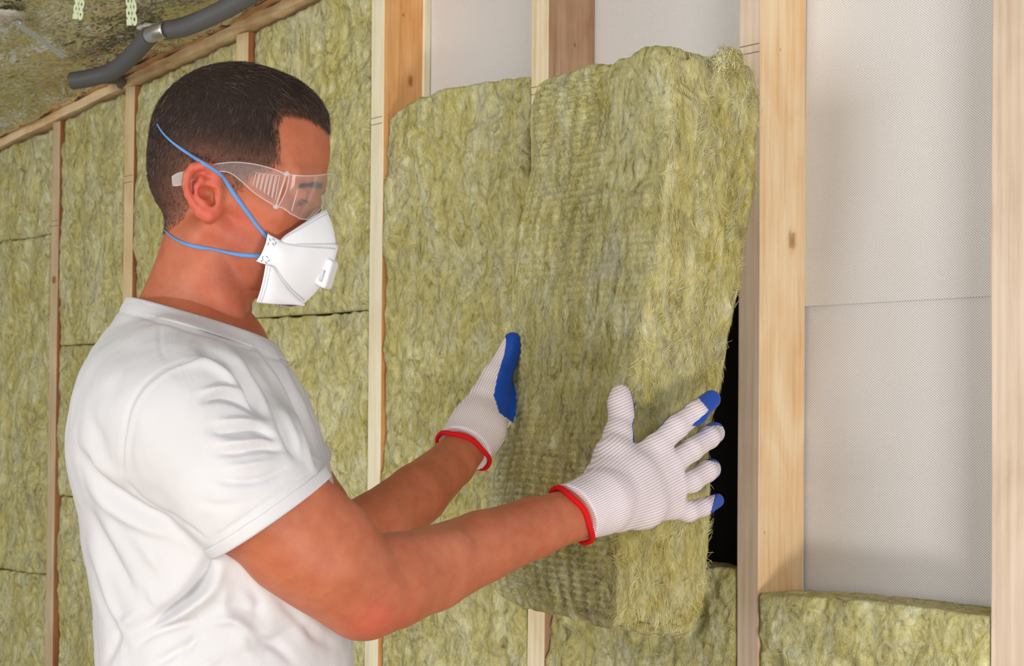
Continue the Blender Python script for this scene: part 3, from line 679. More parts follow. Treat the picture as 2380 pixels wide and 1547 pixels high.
# camera frame (right, up, depth) is left handed against world: flip
body=mk('body',Vb,Qb[:,::-1],M['skin'],man)
px,py=toPx(Vb); nh=len(hC); lab=c2l(Vb)
def sm(x,a,b): t=np.clip((x-a)/(b-a),0,1); return t*t*(3-2*t)
earm=((px>432)&(px<512)&(py>380)&(py<512)&(np.abs(lab[:,2])>.076)); earm[nh:]=False
fl=np.where(earm,sm(np.abs(lab[:,2]),.074,.084)*.6,0)
fl+=.35*np.exp(-((px-560)/70)**2-((py-520)/60)**2)*(np.arange(len(px))<nh)+.4*np.exp(-((px-880)/70)**2-((py-1440)/45)**2)*(np.arange(len(px))>=nh)+.25*np.exp(-((px-520)/60)**2-((py-640)/90)**2)
stub=.5*sm(lab[:,0]+ -.35*lab[:,1],.020,.052)*sm(-lab[:,1],.030,.052)*sm(.165+lab[:,1],0,.03)*(1-sm(-lab[:,1]-.35*lab[:,0],.088,.110)); stub[nh:]=0
for nm,a in(('flush',fl),('stubble',stub)):
    at=body.data.attributes.new(nm,'FLOAT','POINT'); at.data.foreach_set('value',np.clip(a,0,1).astype(np.float32))
# ---- hair
def inpoly(x,y,poly):
    c=np.zeros(len(x),bool); n=len(poly)
    for i in range(n):
        x1,y1=poly[i];x2,y2=poly[(i+1)%n]
        with np.errstate(divide='ignore',invalid='ignore'):
            c^=((y1>y)!=(y2>y))&(x<(x2-x1)*(y-y1)/((y2-y1)+1e-12)+x1)
    return c
def polydist(x,y,poly,closed=True):
    d=np.full(len(x),1e9); n=len(poly)
    for i in range(n if closed else n-1):
        a=np.array(poly[i]);b=np.array(poly[(i+1)%n]); ab=b-a; t=np.clip(((x-a[0])*ab[0]+(y-a[1])*ab[1])/(ab@ab+1e-12),0,1)
        d=np.minimum(d,np.hypot(x-a[0]-t*ab[0],y-a[1]-t*ab[1]))
    return d
hp=[(764,306,0),(740,286,.025),(704,268,.042),(660,262,.055),(648,290,.060),(652,330,.063),(650,372,.066),(628,394,.069),(590,404,.070),(572,425,.071),(558,448,.072),(545,442,.072),(530,412,.073),(512,394,.074),(480,380,.074),(450,392,.074),(437,430,.073),(430,470,.070),(418,505,.065),(398,528,.050),(378,540,.030),(362,545,0),(300,500,0),(300,300,0),(400,60,0),(600,60,0),(740,140,0),(800,260,0)]
HP=[tuple(HL(*q)[:2]) for q in hp]
hN=vnormals(hV,hQ); cen=hV.mean(0)
if ((hV-cen)*hN).sum()<0: hN=-hN
noear=~((np.abs(hV[:,2])>.0765)&(hV[:,0]<.005)&(hV[:,0]>-.05)&(hV[:,1]<.035)&(hV[:,1]>-.03))
inside=inpoly(hV[:,0],hV[:,1],HP)&noear
ed=polydist(hV[:,0],hV[:,1],HP[:22],False)
def hair_len(v,e): return (.0025+.0075*sm(v[:,1],.01,.09))*sm(e,0,.018)
thick=hair_len(hV,ed)*.85
capmask=inside&(ed>.0012); fm=capmask[hQ].all(1); q=hQ[fm]; uq,inv=np.unique(q,return_inverse=True); q=inv.reshape(q.shape)
cv=hV[uq]+hN[uq]*(thick[uq]*.75+.0003+.0006*noise(hV[uq]*500,3)*sm(ed[uq],0,.02))[:,None]
hair=mk('hair',l2c(cv),orient(l2c(cv),q)[:, ::-1] if True else q,M['scalp'],man)
at=hair.data.attributes.new('fade','FLOAT','POINT'); at.data.foreach_set('value',np.clip((1-sm(lab[uq,1],.012,.060))*(.45+.55*(1-sm(ed[uq],0,.03)))*sm(lab[uq,0],-.085,-.02)+.5*(1-sm(ed[uq],.001,.008))+.35*(1-sm(lab[uq,1],-.05,.03)),0,1).astype(np.float32))
at=hair.data.attributes.new('edge','FLOAT','POINT'); at.data.foreach_set('value',(1-sm(ed[uq],.0012,.0050)).astype(np.float32))
tag(hair,'short dark brown hair, faded at the sides')
def strands(nm,base,n,d,L,wd,mat,parent,seed,curl=.15,seg=3,lift=.35):
    r=np.random.default_rng(seed); c=len(base); d=d-n*(d*n).sum(1)[:,None]; d/=np.linalg.norm(d,axis=1,keepdims=True)+1e-9
    lf=(lift*r.uniform(.5,1.4,c))[:,None]; p=base; dd=d+n*lf; dd/=np.linalg.norm(dd,axis=1,keepdims=True); pts=[p]
    for k in range(seg):
        dd=dd-n*.10+r.normal(0,curl*.4,(c,3)); dd/=np.linalg.norm(dd,axis=1,keepdims=True); p=p+dd*(L/seg)[:,None]; pts.append(p)
    pts=np.stack(pts,1); tan=np.gradient(pts,axis=1); rv=r.normal(0,1,(c,1,3)); sd=np.cross(tan,rv); sd/=np.linalg.norm(sd,axis=2,keepdims=True)+1e-9
    tw=np.linspace(1,.25,seg+1)[None,:,None]*wd; VV=np.stack([pts+sd*tw,pts-sd*tw],2).reshape(-1,3)
    qq=(np.arange(c)[:,None]*(seg+1)*2+np.arange(seg)[None,:]*2).reshape(-1); Q=np.stack([qq,qq+1,qq+3,qq+2],1)
    o=mk(nm,l2c(VV),Q,mat,parent); o['kind']='stuff'; return o
cand=np.where(inside)[0]; w_=1.5-.8*sm(ed[cand],0,.010); w_*=(.55+.45*sm(hV[cand,1],.0,.05)); 
sel=rng.choice(cand,75000,p=w_/w_.sum()); bp=hV[sel]+rng.normal(0,.0009,(75000,3)); bn=hN[sel]
topf=sm(bp[:,1],.06,.12); side=1-topf
dv=np.stack([topf*1.0-side*.30+.55*side*sm(bp[:,0],.02,.07),-side*1.0-topf*.25,np.sign(bp[:,2])*topf*.15],1)+rng.normal(0,.16,(75000,3))
L_=.005+.008*sm(bp[:,1],.02,.10); L_*=.55+.45*sm(ed[sel],0,.02)
strands('hair_strands',bp+bn*(hair_len(bp,ed[sel])*.45)[:,None],bn,dv,L_*rng.uniform(.7,1.2,75000),.00015,M['hair'],hair,5,lift=.22)
# eyebrow and lashes (near and far)
def surf_local(px,py,off=.0):
    d=Vector(((px-1190)/F,(CY-py)/F,1.)); h=head_bvh.ray_cast(Vector((0,0,1.0))*0+d*1.2,d)
    if h[0] is None: return None
    return c2l(np.array(h[0]))
def line_strands(nm,pts,cnt,L,dirv,seed,mat,lift=.2,jit=.0016,wd=.0002,mirror=True):
    r=np.random.default_rng(seed); P_=cr(pts,10); obs=[]
    for s in((1,-1) if mirror else (1,)):
        b=P_[r.integers(0,len(P_) if s>0 else int(len(P_)*.6),cnt)].copy()+r.normal(0,jit,(cnt,3))*np.array([.5,1,.6]); b[:,2]*=s
        n=np.tile([.8,0,.6*s],(cnt,1)); d=np.tile(np.array(dirv)*np.array([1,1,s]),(cnt,1))+r.normal(0,.25,(cnt,3))
        strands(nm,b,n,d,np.full(cnt,L)*r.uniform(.7,1.2,cnt),wd,mat,man,seed,lift=lift)
brow=[]
for x,y,dc in((700,433,0),(712,429,0),(726,428,0),(740,430,0),(748,432,0)):
    q=surf_local(x,y)
    if q is not None: brow.append(q+np.array([.0008,0,.0006]))
line_strands('eyebrow',brow,900,.0045,(-.75,.05,.6),31,M['hair'],lift=.05,jit=.0016,wd=.00016)
el=[np.array([.0865,.0010,c]) for c in(.044,.040,.034,.028)]; el[0][0]-=.006; el[1][0]-=.001; el[3][0]+=.001
line_strands('eyelash',el,60,.0050,(.9,-.45,.25),33,M['hair'],jit=.0004,wd=.0002)
eyem=plain('eye_white',srgb(104,74,62),.5,.2)
for s in(-1,1):
    f=Field((.06,-.02,.034*s-.02),(.105,.025,.034*s+.02),.0012); f.ell((.0722,-.0012,.034*s),(.0124,.0066,.0112),0); V,Q=f.mesh(1); mk('eye',l2c(V),orient(l2c(V),Q)[:,::-1],eyem,man)
# ------------------------------------------------------------------ t-shirt
rows=np.array([[640,318,585,.060],[700,300,600,.074],[740,276,616,.084],[785,246,628,.112],[830,223,655,.160],[870,206,682,.185],[930,191,712,.198],[1000,179,738,.200],[1060,177,756,.188],[1120,184,772,.172],[1200,198,788,.158],[1300,214,802,.150],[1400,229,814,.146],[1480,232,818,.145],[1560,233,819,.147],[1680,238,818,.155],[1760,240,815,.158],[1900,240,815,.158]])
T=Field((-.475,-.40,1.66),(-.095,.13,2.19),.0026)
Xg,Yg,Zg=T.ax[0][:,None,None],T.ax[1][None,:,None],T.ax[2][None,None,:]
s192=1.92/F; yr=(CY-rows[:,0])*s192; cxr=((rows[:,1]+rows[:,2])/2-1190)*s192; axr=(rows[:,2]-rows[:,1])/2*s192
yy=T.ax[1]; o_=np.argsort(yr); I=lambda v: np.interp(yy,yr[o_],v[o_])
def smooth1(a,n=14):
    for _ in range(n): a=np.convolve(np.pad(a,1,'edge'),[.25,.5,.25],'valid')
    return a
cx=smooth1(I(cxr))[None,:,None];ax=smooth1(I(axr))[None,:,None];bz_=smooth1(I(rows[:,3]))[None,:,None]
zc=1.92
rho=((np.abs(Xg-cx)/ax)**2.25+(np.abs(Zg-zc)/bz_)**2.25)**(1/2.25); TF=((rho-1)*np.minimum(ax,bz_)).astype(np.float32)
def sleeve(pts,pc,nrm):
    f=Field(T.lo,T.lo,1) if False else Field.__new__(Field); f.lo=T.lo;f.h=T.h;f.n=T.n;f.ax=T.ax; f.F=np.full(T.F.shape,1e3,np.float32)
    f.chain(pts,.02); nrm=np.array(nrm,float); nrm/=np.linalg.norm(nrm)
    pl=((Xg-pc[0])*nrm[0]+(Yg-pc[1])*nrm[1]+(Zg-pc[2])*nrm[2]).astype(np.float32); return f.F,pl
nR=np.array([165,-240,25.])
pR=P(631,1199,1.772); SR,plR=sleeve([(P(400,905,1.82),.072),(P(440,985,1.785),.079),(P(560,1110,1.778),.0720),(P(680,1258,1.785),.0675)],pR,nR)
pL=P(712,1085,2.15); SL,plL=sleeve([(P(450,900,2.02),.068),(P(520,965,2.06),.066),(P(640,1064,2.13),.053),(P(725,1150,2.17),.051)],pL,(150,-230,100))
def gn(f):
    g=np.gradient(f,T.h); m=np.sqrt(g[0]**2+g[1]**2+g[2]**2); return (f/np.clip(m,.35,4)).astype(np.float32)
TF=gn(TF)
def smn(a,b,k):
    h=np.clip(.5+.5*(b-a)/k,0,1); return b*(1-h)+a*h-k*h*(1-h)
th=.0060
outer=smn(smn(TF,np.maximum(SR,plR),.018),np.maximum(SL,plL),.018)
ins=lambda S_,pl: np.minimum(np.maximum(S_+th,pl),np.maximum(np.maximum(S_+th,pl-.05),.004-TF))
inner=smn(smn(TF+th,ins(SR,plR),.012),ins(SL,plL),.012)
neckP=P(457,744,1.92); nn_=np.array([.30,1.,.06]); nn_/=np.linalg.norm(nn_)
npl=((Xg-neckP[0])*nn_[0]+(Yg-neckP[1])*nn_[1]+(Zg-neckP[2])*nn_[2])
hem=P(520,1740,1.92)[1]
T.F=np.maximum(np.maximum(np.maximum(outer,-inner),npl),hem-Yg).astype(np.float32)
sV,sQ=T.mesh(2); N=vnormals(sV,sQ)
sQ=orient(sV,sQ); N=vnormals(sV,sQ)
px,py=toPx(sV)
near=sm(1.93-sV[:,2],0,.05)
def fold(pts,A,wd,only_near=True,asym=0.):
    p=[tuple(q) for q in cr(pts,6)]; d=polydist(px,py,p,False); n=len(p)
    e0=np.hypot(px-p[0][0],py-p[0][1]); e1=np.hypot(px-p[-1][0],py-p[-1][1])
    m=1-np.exp(-(np.minimum(e0,e1)/(wd*4.2))**2)*.95
    return A*np.exp(-(d/wd)**2)*m*(near if only_near else 1)
D=np.zeros(len(sV))
for pts,A,wd in [
 ([(600,815),(664,893),(716,1010),(745,1100)],-.006,10),([(578,800),(636,880),(694,1000),(735,1110)],.004,9),([(548,822),(610,905),(665,1010),(700,1085)],-.0065,11),([(500,792),(560,850),(620,930),(668,1010)],.005,12),
 ([(455,800),(530,855),(585,920),(632,985)],-.011,11),([(420,850),(480,842),(540,880),(590,940)],.007,12),([(640,930),(680,1010),(705,1075)],.004,8),([(672,900),(715,980),(742,1060)],-.004,8),
 ([(455,935),(520,925),(575,945),(615,975)],-.0065,8),([(450,915),(520,905),(580,925)],.005,8),([(470,1000),(540,1005),(600,1000),(655,1030)],-.0065,9),([(480,980),(550,980),(620,985)],.0045,9),
 ([(480,1052),(550,1050),(610,1040),(680,1045)],-.0055,9),([(490,1030),(560,1030),(640,1022)],.0045,8),([(480,1110),(560,1120),(620,1110),(690,1072)],-.004,9),([(500,1085),(570,1082),(660,1065)],.0035,9),([(430,1160),(520,1175),(600,1160)],-.002,12),
 ([(320,940),(300,1010),(300,1080),(330,1140)],-.002,12),
 ([(180,1030),(240,1125),(330,1185),(430,1225)],-.006,13),([(178,1000),(235,1080),(300,1140)],.0045,14),([(190,1080),(250,1170),(340,1225),(420,1250)],.0045,14),([(200,940),(232,1030),(262,1090)],-.003,14),
 ([(190,1150),(240,1260),(292,1345),(330,1400)],-.005,13),([(215,1150),(270,1250),(330,1340)],.004,15),([(196,1220),(236,1330),(262,1420),(290,1490)],.004,12),([(205,1290),(240,1400),(280,1500)],-.004,10),
 ([(500,1262),(480,1320),(440,1382),(385,1428),(298,1492)],-.014,15),([(520,1290),(500,1360),(450,1405),(370,1450),(290,1505)],.010,16),([(475,1442),(420,1450),(360,1470),(300,1508)],-.007,10),([(480,1470),(440,1500),(420,1547)],-.006,10),
 ([(330,1330),(360,1390),(380,1430)],.004,12),([(560,1350),(600,1400),(590,1460)],-.004,12),([(650,1380),(700,1440),(720,1520)],.005,20),([(700,1400),(690,1450),(620,1500),(520,1540)],-.0045,16),([(520,1440),(560,1480),(600,1547)],.005,14),([(480,1400),(560,1410),(640,1440)],-.004,14),
 ([(240,1560),(270,1480),(262,1420)],-.004,9),([(560,1470),(640,1500),(700,1560)],-.005,12),([(455,1480),(400,1520),(330,1560)],-.005,11),([(470,1455),(540,1440),(590,1480),(600,1520)],.006,12),([(620,1360),(680,1420),(740,1480),(790,1500)],-.005,14),([(650,1340),(720,1390),(790,1450)],.005,14),([(330,1180),(420,1240),(480,1290)],-.004,11),([(300,1230),(360,1300),(400,1370)],.004,16),([(560,1300),(640,1340),(720,1400)],-.003,16),([(250,1480),(300,1440),(345,1400)],.006,14),([(520,1500),(500,1530),(440,1570)],.005,12),([(540,1320),(520,1400),(540,1460)],.004,14),([(760,1450),(770,1500),(760,1547)],-.003,14)]:
    D+=1.25*fold(pts,A,wd)
# seams: shoulder, armhole, sleeve hem, side seam, collar rib
for pts,A,wd in [([(372,745),(372,800),(385,842)],-.0013,4),([(470,832),(420,843),(376,862),(330,905),(298,965),(284,1030),(283,1085),(288,1108)],-.0020,4.5),([(470,840),(420,851),(380,872),(338,912),(307,970),(293,1030),(292,1085)],.0016,5),([(735,1088),(680,1125),(600,1180),(495,1252)],-.0014,4),([(288,1110),(320,1150),(350,1172),(430,1215),(492,1262)],-.0018,5),([(500,1260),(478,1330),(462,1400),(450,1480),(455,1560)],-.001,5)]:
    D+=fold(pts,A,wd)
nd=(sV-neckP)@nn_; D+=-.0012*np.exp(-((nd+.0165)/.0018)**2)+.0008*np.exp(-((nd+.008)/.005)**2)
D+=.0016*fbm(sV*np.array([16,16,16]),3,77)+.0009*fbm(sV*np.array([45,25,45]),2,78)
ii=np.clip(np.rint((sV-T.lo)/T.h).astype(int),0,T.n-1); ov=outer[ii[:,0],ii[:,1],ii[:,2]]; innerv=ov<-th*.5
# inner faces move with the outer ones
ctr=np.stack([np.interp(sV[:,1],yr[o_],cxr[o_]),sV[:,1],np.full(len(sV),zc)],1)
fol=N.copy(); fol[innerv]*=-1
sV2=sV+fol*D[:,None]
shirt=mk('t_shirt',sV2,sQ[:,::-1],M['shirt'],man); tag(shirt,'plain white short-sleeved cotton t-shirt')
def sample(Fa,p):
    q=(np.asarray(p)-T.lo)/T.h; i=np.clip(np.floor(q).astype(int),0,T.n-2); f=q-i; r=0
    for a in(0,1):
        for b in(0,1):
            for c in(0,1): r=r+Fa[i[:,0]+a,i[:,1]+b,i[:,2]+c]*(f[:,0] if a else 1-f[:,0])*(f[:,1] if b else 1-f[:,1])*(f[:,2] if c else 1-f[:,2])
    return r
def band(name,Fa,c,n,height,out=.0012,inn=.0072,rmax=.16,step=.0016):
    n=np.array(n,float)/np.linalg.norm(n); a=np.cross(n,[0,0,1.]);a/=np.linalg.norm(a);b=np.cross(n,a); NA=160; th_=np.linspace(0,2*math.pi,NA,endpoint=False); D_=np.cos(th_)[:,None]*a+np.sin(th_)[:,None]*b
    rings=[]; lv=np.linspace(0,height,7)
    for t_ in lv:
        o=np.array(c)-n*t_; rr=np.full(NA,np.nan); prev=None
        for r_ in np.arange(.02,rmax,step):
            v=sample(Fa,o+D_*r_); 
            if prev is not None:
                m=(prev<0)&(v>=0)&np.isnan(rr); rr[m]=r_-step*(v[m]/(v[m]-prev[m]+1e-9))
            prev=v
        rr=np.where(np.isnan(rr),np.nanmedian(rr),rr)
        for _ in range(6): rr=.5*rr+.25*(np.roll(rr,1)+np.roll(rr,-1))
        rings.append((o,rr))
    prof=[(i,out*(1 if 0<i<6 else .55)) for i in range(6,-1,-1)]+[(i,-inn) for i in(0,3,6)]
    V=np.concatenate([rings[i][0]+D_*(rings[i][1]+d)[:,None]+(n*.0012 if i==0 and d<0 else 0) for i,d in prof]); m=len(prof); idx=np.arange(m*NA).reshape(m,NA)
    Q=np.stack([idx,np.roll(idx,-1,1),np.roll(np.roll(idx,-1,0),-1,1),np.roll(idx,-1,0)],-1).reshape(-1,4)
    return mk(name,V,orient(V,Q)[:,::-1],M['shirt'],shirt)
band('collar',outer,neckP+nn_*.0015,nn_,.0150,rmax=.14)
band('sleeve_hem',SR,pR+np.array(nR)/np.linalg.norm(nR)*.0015,nR,.0125,rmax=.12)
nL=np.array([150,-230,100.]); band('sleeve_hem',SL,pL+nL/np.linalg.norm(nL)*.0015,nL,.0125,rmax=.12)
# ------------------------------------------------------------------ gloves
def glove_mat():
    t=NT('white_knit',.9,.1); at=t.n('Attribute',attribute_name='rib')
    s=t.math('SINE',t.math('MULTIPLY',at.outputs['Fac'],2*math.pi/.0025)); s2=t.math('SINE',t.math('MULTIPLY',t.n('Attribute',attribute_name='course').outputs['Fac'],2*math.pi/.0022))
    f=t.ramp(s,[(0,(0,0,0)),(.16,(.9,.9,.9)),(.4,(1,1,1))]); c=t.mix(f,srgb(214,194,199),srgb(236,231,235)); t.col(c)
    t.bump(t.math('ADD',s,t.math('MULTIPLY',s2,.4)),.0003,.55); return t.m
M['glove']=glove_mat(); M['blue']=plain('blue_latex',srgb(6,72,176),.45,.4); M['red']=plain('red_trim',srgb(214,14,24),.8,.2)
def glove(build,lo,hi,label,axis,lateral,cuff,coat,h=.0017,lay=.0008):
    G=Field(lo,hi,h); build(G); Fg=G.F.copy()
    Xg,Yg,Zg=G.ax[0][:,None,None],G.ax[1][None,:,None],G.ax[2][None,None,:]
    cc,cn=cuff; cn=np.array(cn,float)/np.linalg.norm(cn)
    pl=-((Xg-cc[0])*cn[0]+(Yg-cc[1])*cn[1]+(Zg-cc[2])*cn[2])
    Fg=np.maximum(Fg,pl); G.F=np.maximum(Fg,-np.maximum(Fg+.0042,(pl*0-pl-.012)*-1-.012*0) if False else -1e3).astype(np.float32); G.F=Fg.astype(np.float32)
    V,Q=G.mesh(1); Q=orient(V,Q); o=mk('glove',V,Q[:,::-1],M['glove'],man); tag(o,label)
    ax_=np.array(axis,float)/np.linalg.norm(axis); la=np.array(lateral,float)/np.linalg.norm(lateral)
    u=V@la; 
    fan=(V-cc)@ax_; u=((V-cc)@la)*(1-.25*sm(fan,.02,.12)); 
    for nm,a in(('rib',u),('course',fan)): at=o.data.attributes.new(nm,'FLOAT','POINT'); at.data.foreach_set('value',a.astype(np.float32))
    G.F=np.maximum(Fg-lay,coat(Xg,Yg,Zg)).astype(np.float32); V,Q=G.mesh(1); Q=orient(V,Q)
    tag(mk('palm_coating',V,Q[:,::-1],M['blue'],o),'smooth blue coating on palm and fingertips')
    return o
def ring_on(Vc,c,n,r,off):                          # loop of points round a limb
    n=np.array(n,float)/np.linalg.norm(n); a=np.cross(n,[0,0,1.]);a/=np.linalg.norm(a); b=np.cross(n,a)
    return n,a,b
def trim(c,n,ra,rb,parent,th=.0032,tilt=0):
    n,a,b=ring_on(None,np.array(c),n,0,0); pts=[]
    for k in range(49):
        t=2*math.pi*k/48; pts.append(np.array(c)+a*ra*math.cos(t)+b*rb*math.sin(t)+n*.0012*math.sin(5*t))
    V,Fc=tube(np.array(pts),th,10,False); return mk('cuff_trim',V,Fc,M['red'],parent)
# right hand: back of the glove towards the camera
def RB(G):
    kz=lambda x,y,z:P(x,y,z)
    G.cap(kz(1300,1205,2.02),kz(1400,1165,2.06),.0352,.0345,.012)
    G.cap(kz(1400,1165,2.06),kz(1440,1140,2.085),.0345,.0335,.015,flat=(0,0,1),fs=.8)
    mc={'i':kz(1524,1040,2.135),'m':kz(1556,1082,2.14),'r':kz(1566,1128,2.145),'p':kz(1560,1176,2.15)}
    G.cap(kz(1420,1130,2.09),mc['i'],.026,.0155,.022,flat=(0,0,1),fs=.8); G.cap(kz(1430,1142,2.09),mc['m'],.027,.0150,.022,flat=(0,0,1),fs=.8)
    G.cap(kz(1435,1160,2.09),mc['r'],.026,.0150,.022,flat=(0,0,1),fs=.8); G.cap(kz(1440,1176,2.09),mc['p'],.025,.0160,.022,flat=(0,0,1),fs=.8)
    G.cap(kz(1470,1100,2.10),kz(1500,1180,2.11),.022,.021,.02,flat=(0,0,1),fs=.8)
    G.chain([(mc['i'],.0145),(kz(1572,993,2.155),.0133),(kz(1618,958,2.175),.0127),(kz(1653,928,2.20),.0108)],.006)
    G.chain([(mc['m'],.0142),(kz(1608,1045,2.165),.0132),(kz(1648,1016,2.19),.0130),(kz(1660,1006,2.225),.0118),(kz(1650,1010,2.262),.0100)],.005)
    G.chain([(mc['r'],.0135),(kz(1608,1118,2.165),.0132),(kz(1643,1095,2.185),.0125),(kz(1652,1090,2.225),.0112),(kz(1642,1094,2.258),.0095)],.005)
    G.chain([(mc['p'],.0135),(kz(1600,1188,2.165),.0122),(kz(1635,1178,2.185),.0105),(kz(1666,1163,2.215),.0082)],.005)
    G.chain([(kz(1412,1110,2.09),.0250),(kz(1425,1060,2.11),.0210),(kz(1436,1010,2.135),.0150),(kz(1444,965,2.155),.0128),(kz(1441,936,2.165),.0125),(kz(1442,915,2.172),.0115)],.012)
def coatR(X,Y,Z):                                    # palm side: the half of each digit that faces the batt
    px_=X/Z*F+1190; py_=CY-Y/Z*F
    zc_=np.interp(px_.ravel(),[1300,1400,1440,1524,1572,1618,1653,1675],[2.08,2.12,2.125,2.135,2.155,2.175,2.196,2.215]).reshape(px_.shape)
    palm=zc_+.0100-Z
    zt=np.interp(py_.ravel(),[900,965,1010,1060,1110],[2.172,2.155,2.135,2.11,2.09]).reshape(py_.shape)
    thumb=np.maximum(zt+.011-.85*(px_-np.interp(py_.ravel(),[900,1000,1060],[1442,1438,1428]).reshape(py_.shape))*.0005-Z,(py_-1075)*.001)
    thumb=np.maximum(thumb,(px_-1475)*.001); palm=np.where((px_<1480)&(py_<1075),1.,palm)
    ts=(px_-1630)*.76-(py_-948)*.65; tq=(px_-1630)*.65+(py_-948)*.76
    tip=np.minimum(10-ts,np.maximum(15-tq,-ts-62))*.0005; tip=np.maximum(tip,np.maximum((py_-990)*.001,(1580-px_)*.001))
    pt=np.maximum((1659+(1160-py_)*.25-px_)*.0005,np.abs(py_-1165)*.001-.03)
    return np.minimum(np.minimum(palm,thumb),np.minimum(tip,pt))
gR=glove(RB,P(1270,1300,1.98)*1.0-np.array([.0,.0,.02]),np.array([P(1720,0,2.28)[0],P(0,870,2.1)[1],2.30]),'white knit glove on the near right hand, back of hand showing',
   P(1560,1080,2.14)-P(1330,1195,2.04),np.cross(P(1560,1080,2.14)-P(1330,1195,2.04),[0,0,1.]),(P(1331,1196,2.035),P(1440,1130,2.085)-P(1322,1202,2.03)),coatR)
trim(P(1329,1197,2.033),P(1440,1122,2.06)-P(1322,1202,2.03),.0355,.0350,gR)
# left hand: thumb up in front, fingers behind the batt
def LB(G):
    kz=P
    G.cap(kz(1068,1058,2.408),kz(1110,995,2.45),.0385,.0365,.012)
    G.cap(kz(1110,995,2.45),kz(1150,925,2.505),.0350,.0330,.02,flat=(.6,.1,-.75),fs=.85)
    G.chain([(kz(1118,965,2.46),.026),(kz(1138,920,2.475),.0215),(kz(1155,875,2.487),.0180),(kz(1175,835,2.495),.0135),(kz(1187,806,2.498),.0112),(kz(1192,790,2.50),.0102)],.012)
    mc=[kz(1180,870,2.545),kz(1195,905,2.56),kz(1200,945,2.565),kz(1195,985,2.56)]
    for m_ in mc: G.cap(kz(1150,945,2.51),m_,.024,.0150,.02)
    L=[(1,.0),(.93,1),(.9,2),(.75,3)]
    for (m_,(f_,k)) in zip(mc,L):
        d1=np.array([.030,.004-.004*k,.026])*f_; d2=np.array([.022,.0,.022])*f_
        G.chain([(m_,.0135),(m_+d1,.0125),(m_+d1+d2,.0118),(m_+d1+d2*1.9,.0098)],.005)
def coatL(X,Y,Z):
    px_=X/Z*F+1190; py_=CY-Y/Z*F
    b=np.interp(py_.ravel(),[760,790,820,870,920,960,1000],[1166,1176,1172,1156,1146,1160,1215]).reshape(py_.shape)
    return np.minimum((b-px_)*.0005,(2.5+.05-Z))
gL=glove(LB,np.array([P(1020,0,2.40)[0],P(0,1140,2.4)[1],2.33]),np.array([P(1290,0,2.66)[0],P(0,750,2.5)[1],2.68]),'white knit glove on the far left hand, thumb pressed to the batt edge',
   P(1150,925,2.505)-P(1078,1045,2.42),np.cross(P(1150,925,2.505)-P(1078,1045,2.42),[0,0,1.]),(P(1078,1046,2.42),P(1150,925,2.50)-P(1078,1045,2.42)),coatL,h=.0019)
trim(P(1077,1047,2.418),P(1140,935,2.46)-P(1078,1045,2.42),.0388,.0384,gL,.003)
# ------------------------------------------------------------------ dust mask
M['mask']=plain('white_nonwoven',srgb(238,238,242),.85,.15); M['maskdot']=plain('embossed_weld',srgb(214,214,220),.8); M['staple']=plain('grey_staple',srgb(140,156,182),.4,.4,.3)
def patch(up_,lo_,bulge,nu=36,nv=20,name='panel',parent=None):
    U3=cr([HL(*q) for q in up_],12);L3_=cr([HL(*q) for q in lo_],12)
    def rsn(c,n):
        s=np.r_[0,np.cumsum(np.linalg.norm(np.diff(c,axis=0),axis=1))]; q=np.linspace(0,s[-1],n); return np.stack([np.interp(q,s,c[:,i]) for i in range(3)],1)
    A=rsn(U3,nu);Bq=rsn(L3_,nu); G=np.zeros((nu,nv,3))
    for j in range(nv):
        t=j/(nv-1); G[:,j]=A*(1-t)+Bq*t; bu=bulge*4*t*(1-t)
        ou=G[:,j]-np.array([.02,-.03,0]); ou/=np.linalg.norm(ou,axis=1,keepdims=True); G[:,j]+=ou*bu
    near_=G; far_=G[::-1]*np.array([1,1,-1]); G=np.concatenate([near_[:-1],far_],0) ; nu2=len(G)
    idx=np.arange(nu2*nv).reshape(nu2,nv); Q=np.stack([idx[:-1,:-1],idx[1:,:-1],idx[1:,1:],idx[:-1,1:]],-1).reshape(-1,4)
    o=mk(name,l2c(G.reshape(-1,3)),Q,M['mask'],parent); m=o.modifiers.new('s','SOLIDIFY'); m.thickness=.0016; m.offset=0
    return o,G
maskm_up=[(622,543,.0640),(636,551,.0630),(652,559,.0600),(680,565,.0520),(715,566,.0400),(750,566,.0230),(776,567,.0080),(783,569,0)]
maskm_lo=[(596,606,.0650),(612,612,.0640),(636,619,.0600),(652,645,.0490),(672,672,.0330),(692,692,.0150),(705,703,0)]
mo,GM=patch(maskm_up,maskm_lo,.007,name='face_mask',parent=man); tag(mo,'white folded dust mask with exhalation valve')
m1,GT=patch([(648,563,.0600),(662,548,.0555),(684,533,.0480),(708,517,.0370),(730,502,.0240),(748,491,.0110),(756,487,0)],[(654,570,.0585),(664,572,.0560),(682,572,.0500),(715,573,.0380),(750,573,.0210),(772,574,.0070),(779,575,0)],.0025,name='upper_panel',parent=mo)
m2,GB=patch([(618,609,.0600),(634,616,.0575),(650,641,.0470),(668,667,.0320),(688,688,.0140),(700,698,0)],[(596,701,.0480),(606,703,.0470),(630,705,.0410),(660,706,.0270),(688,706,.0120),(704,705,0)],.004,name='lower_panel',parent=mo)
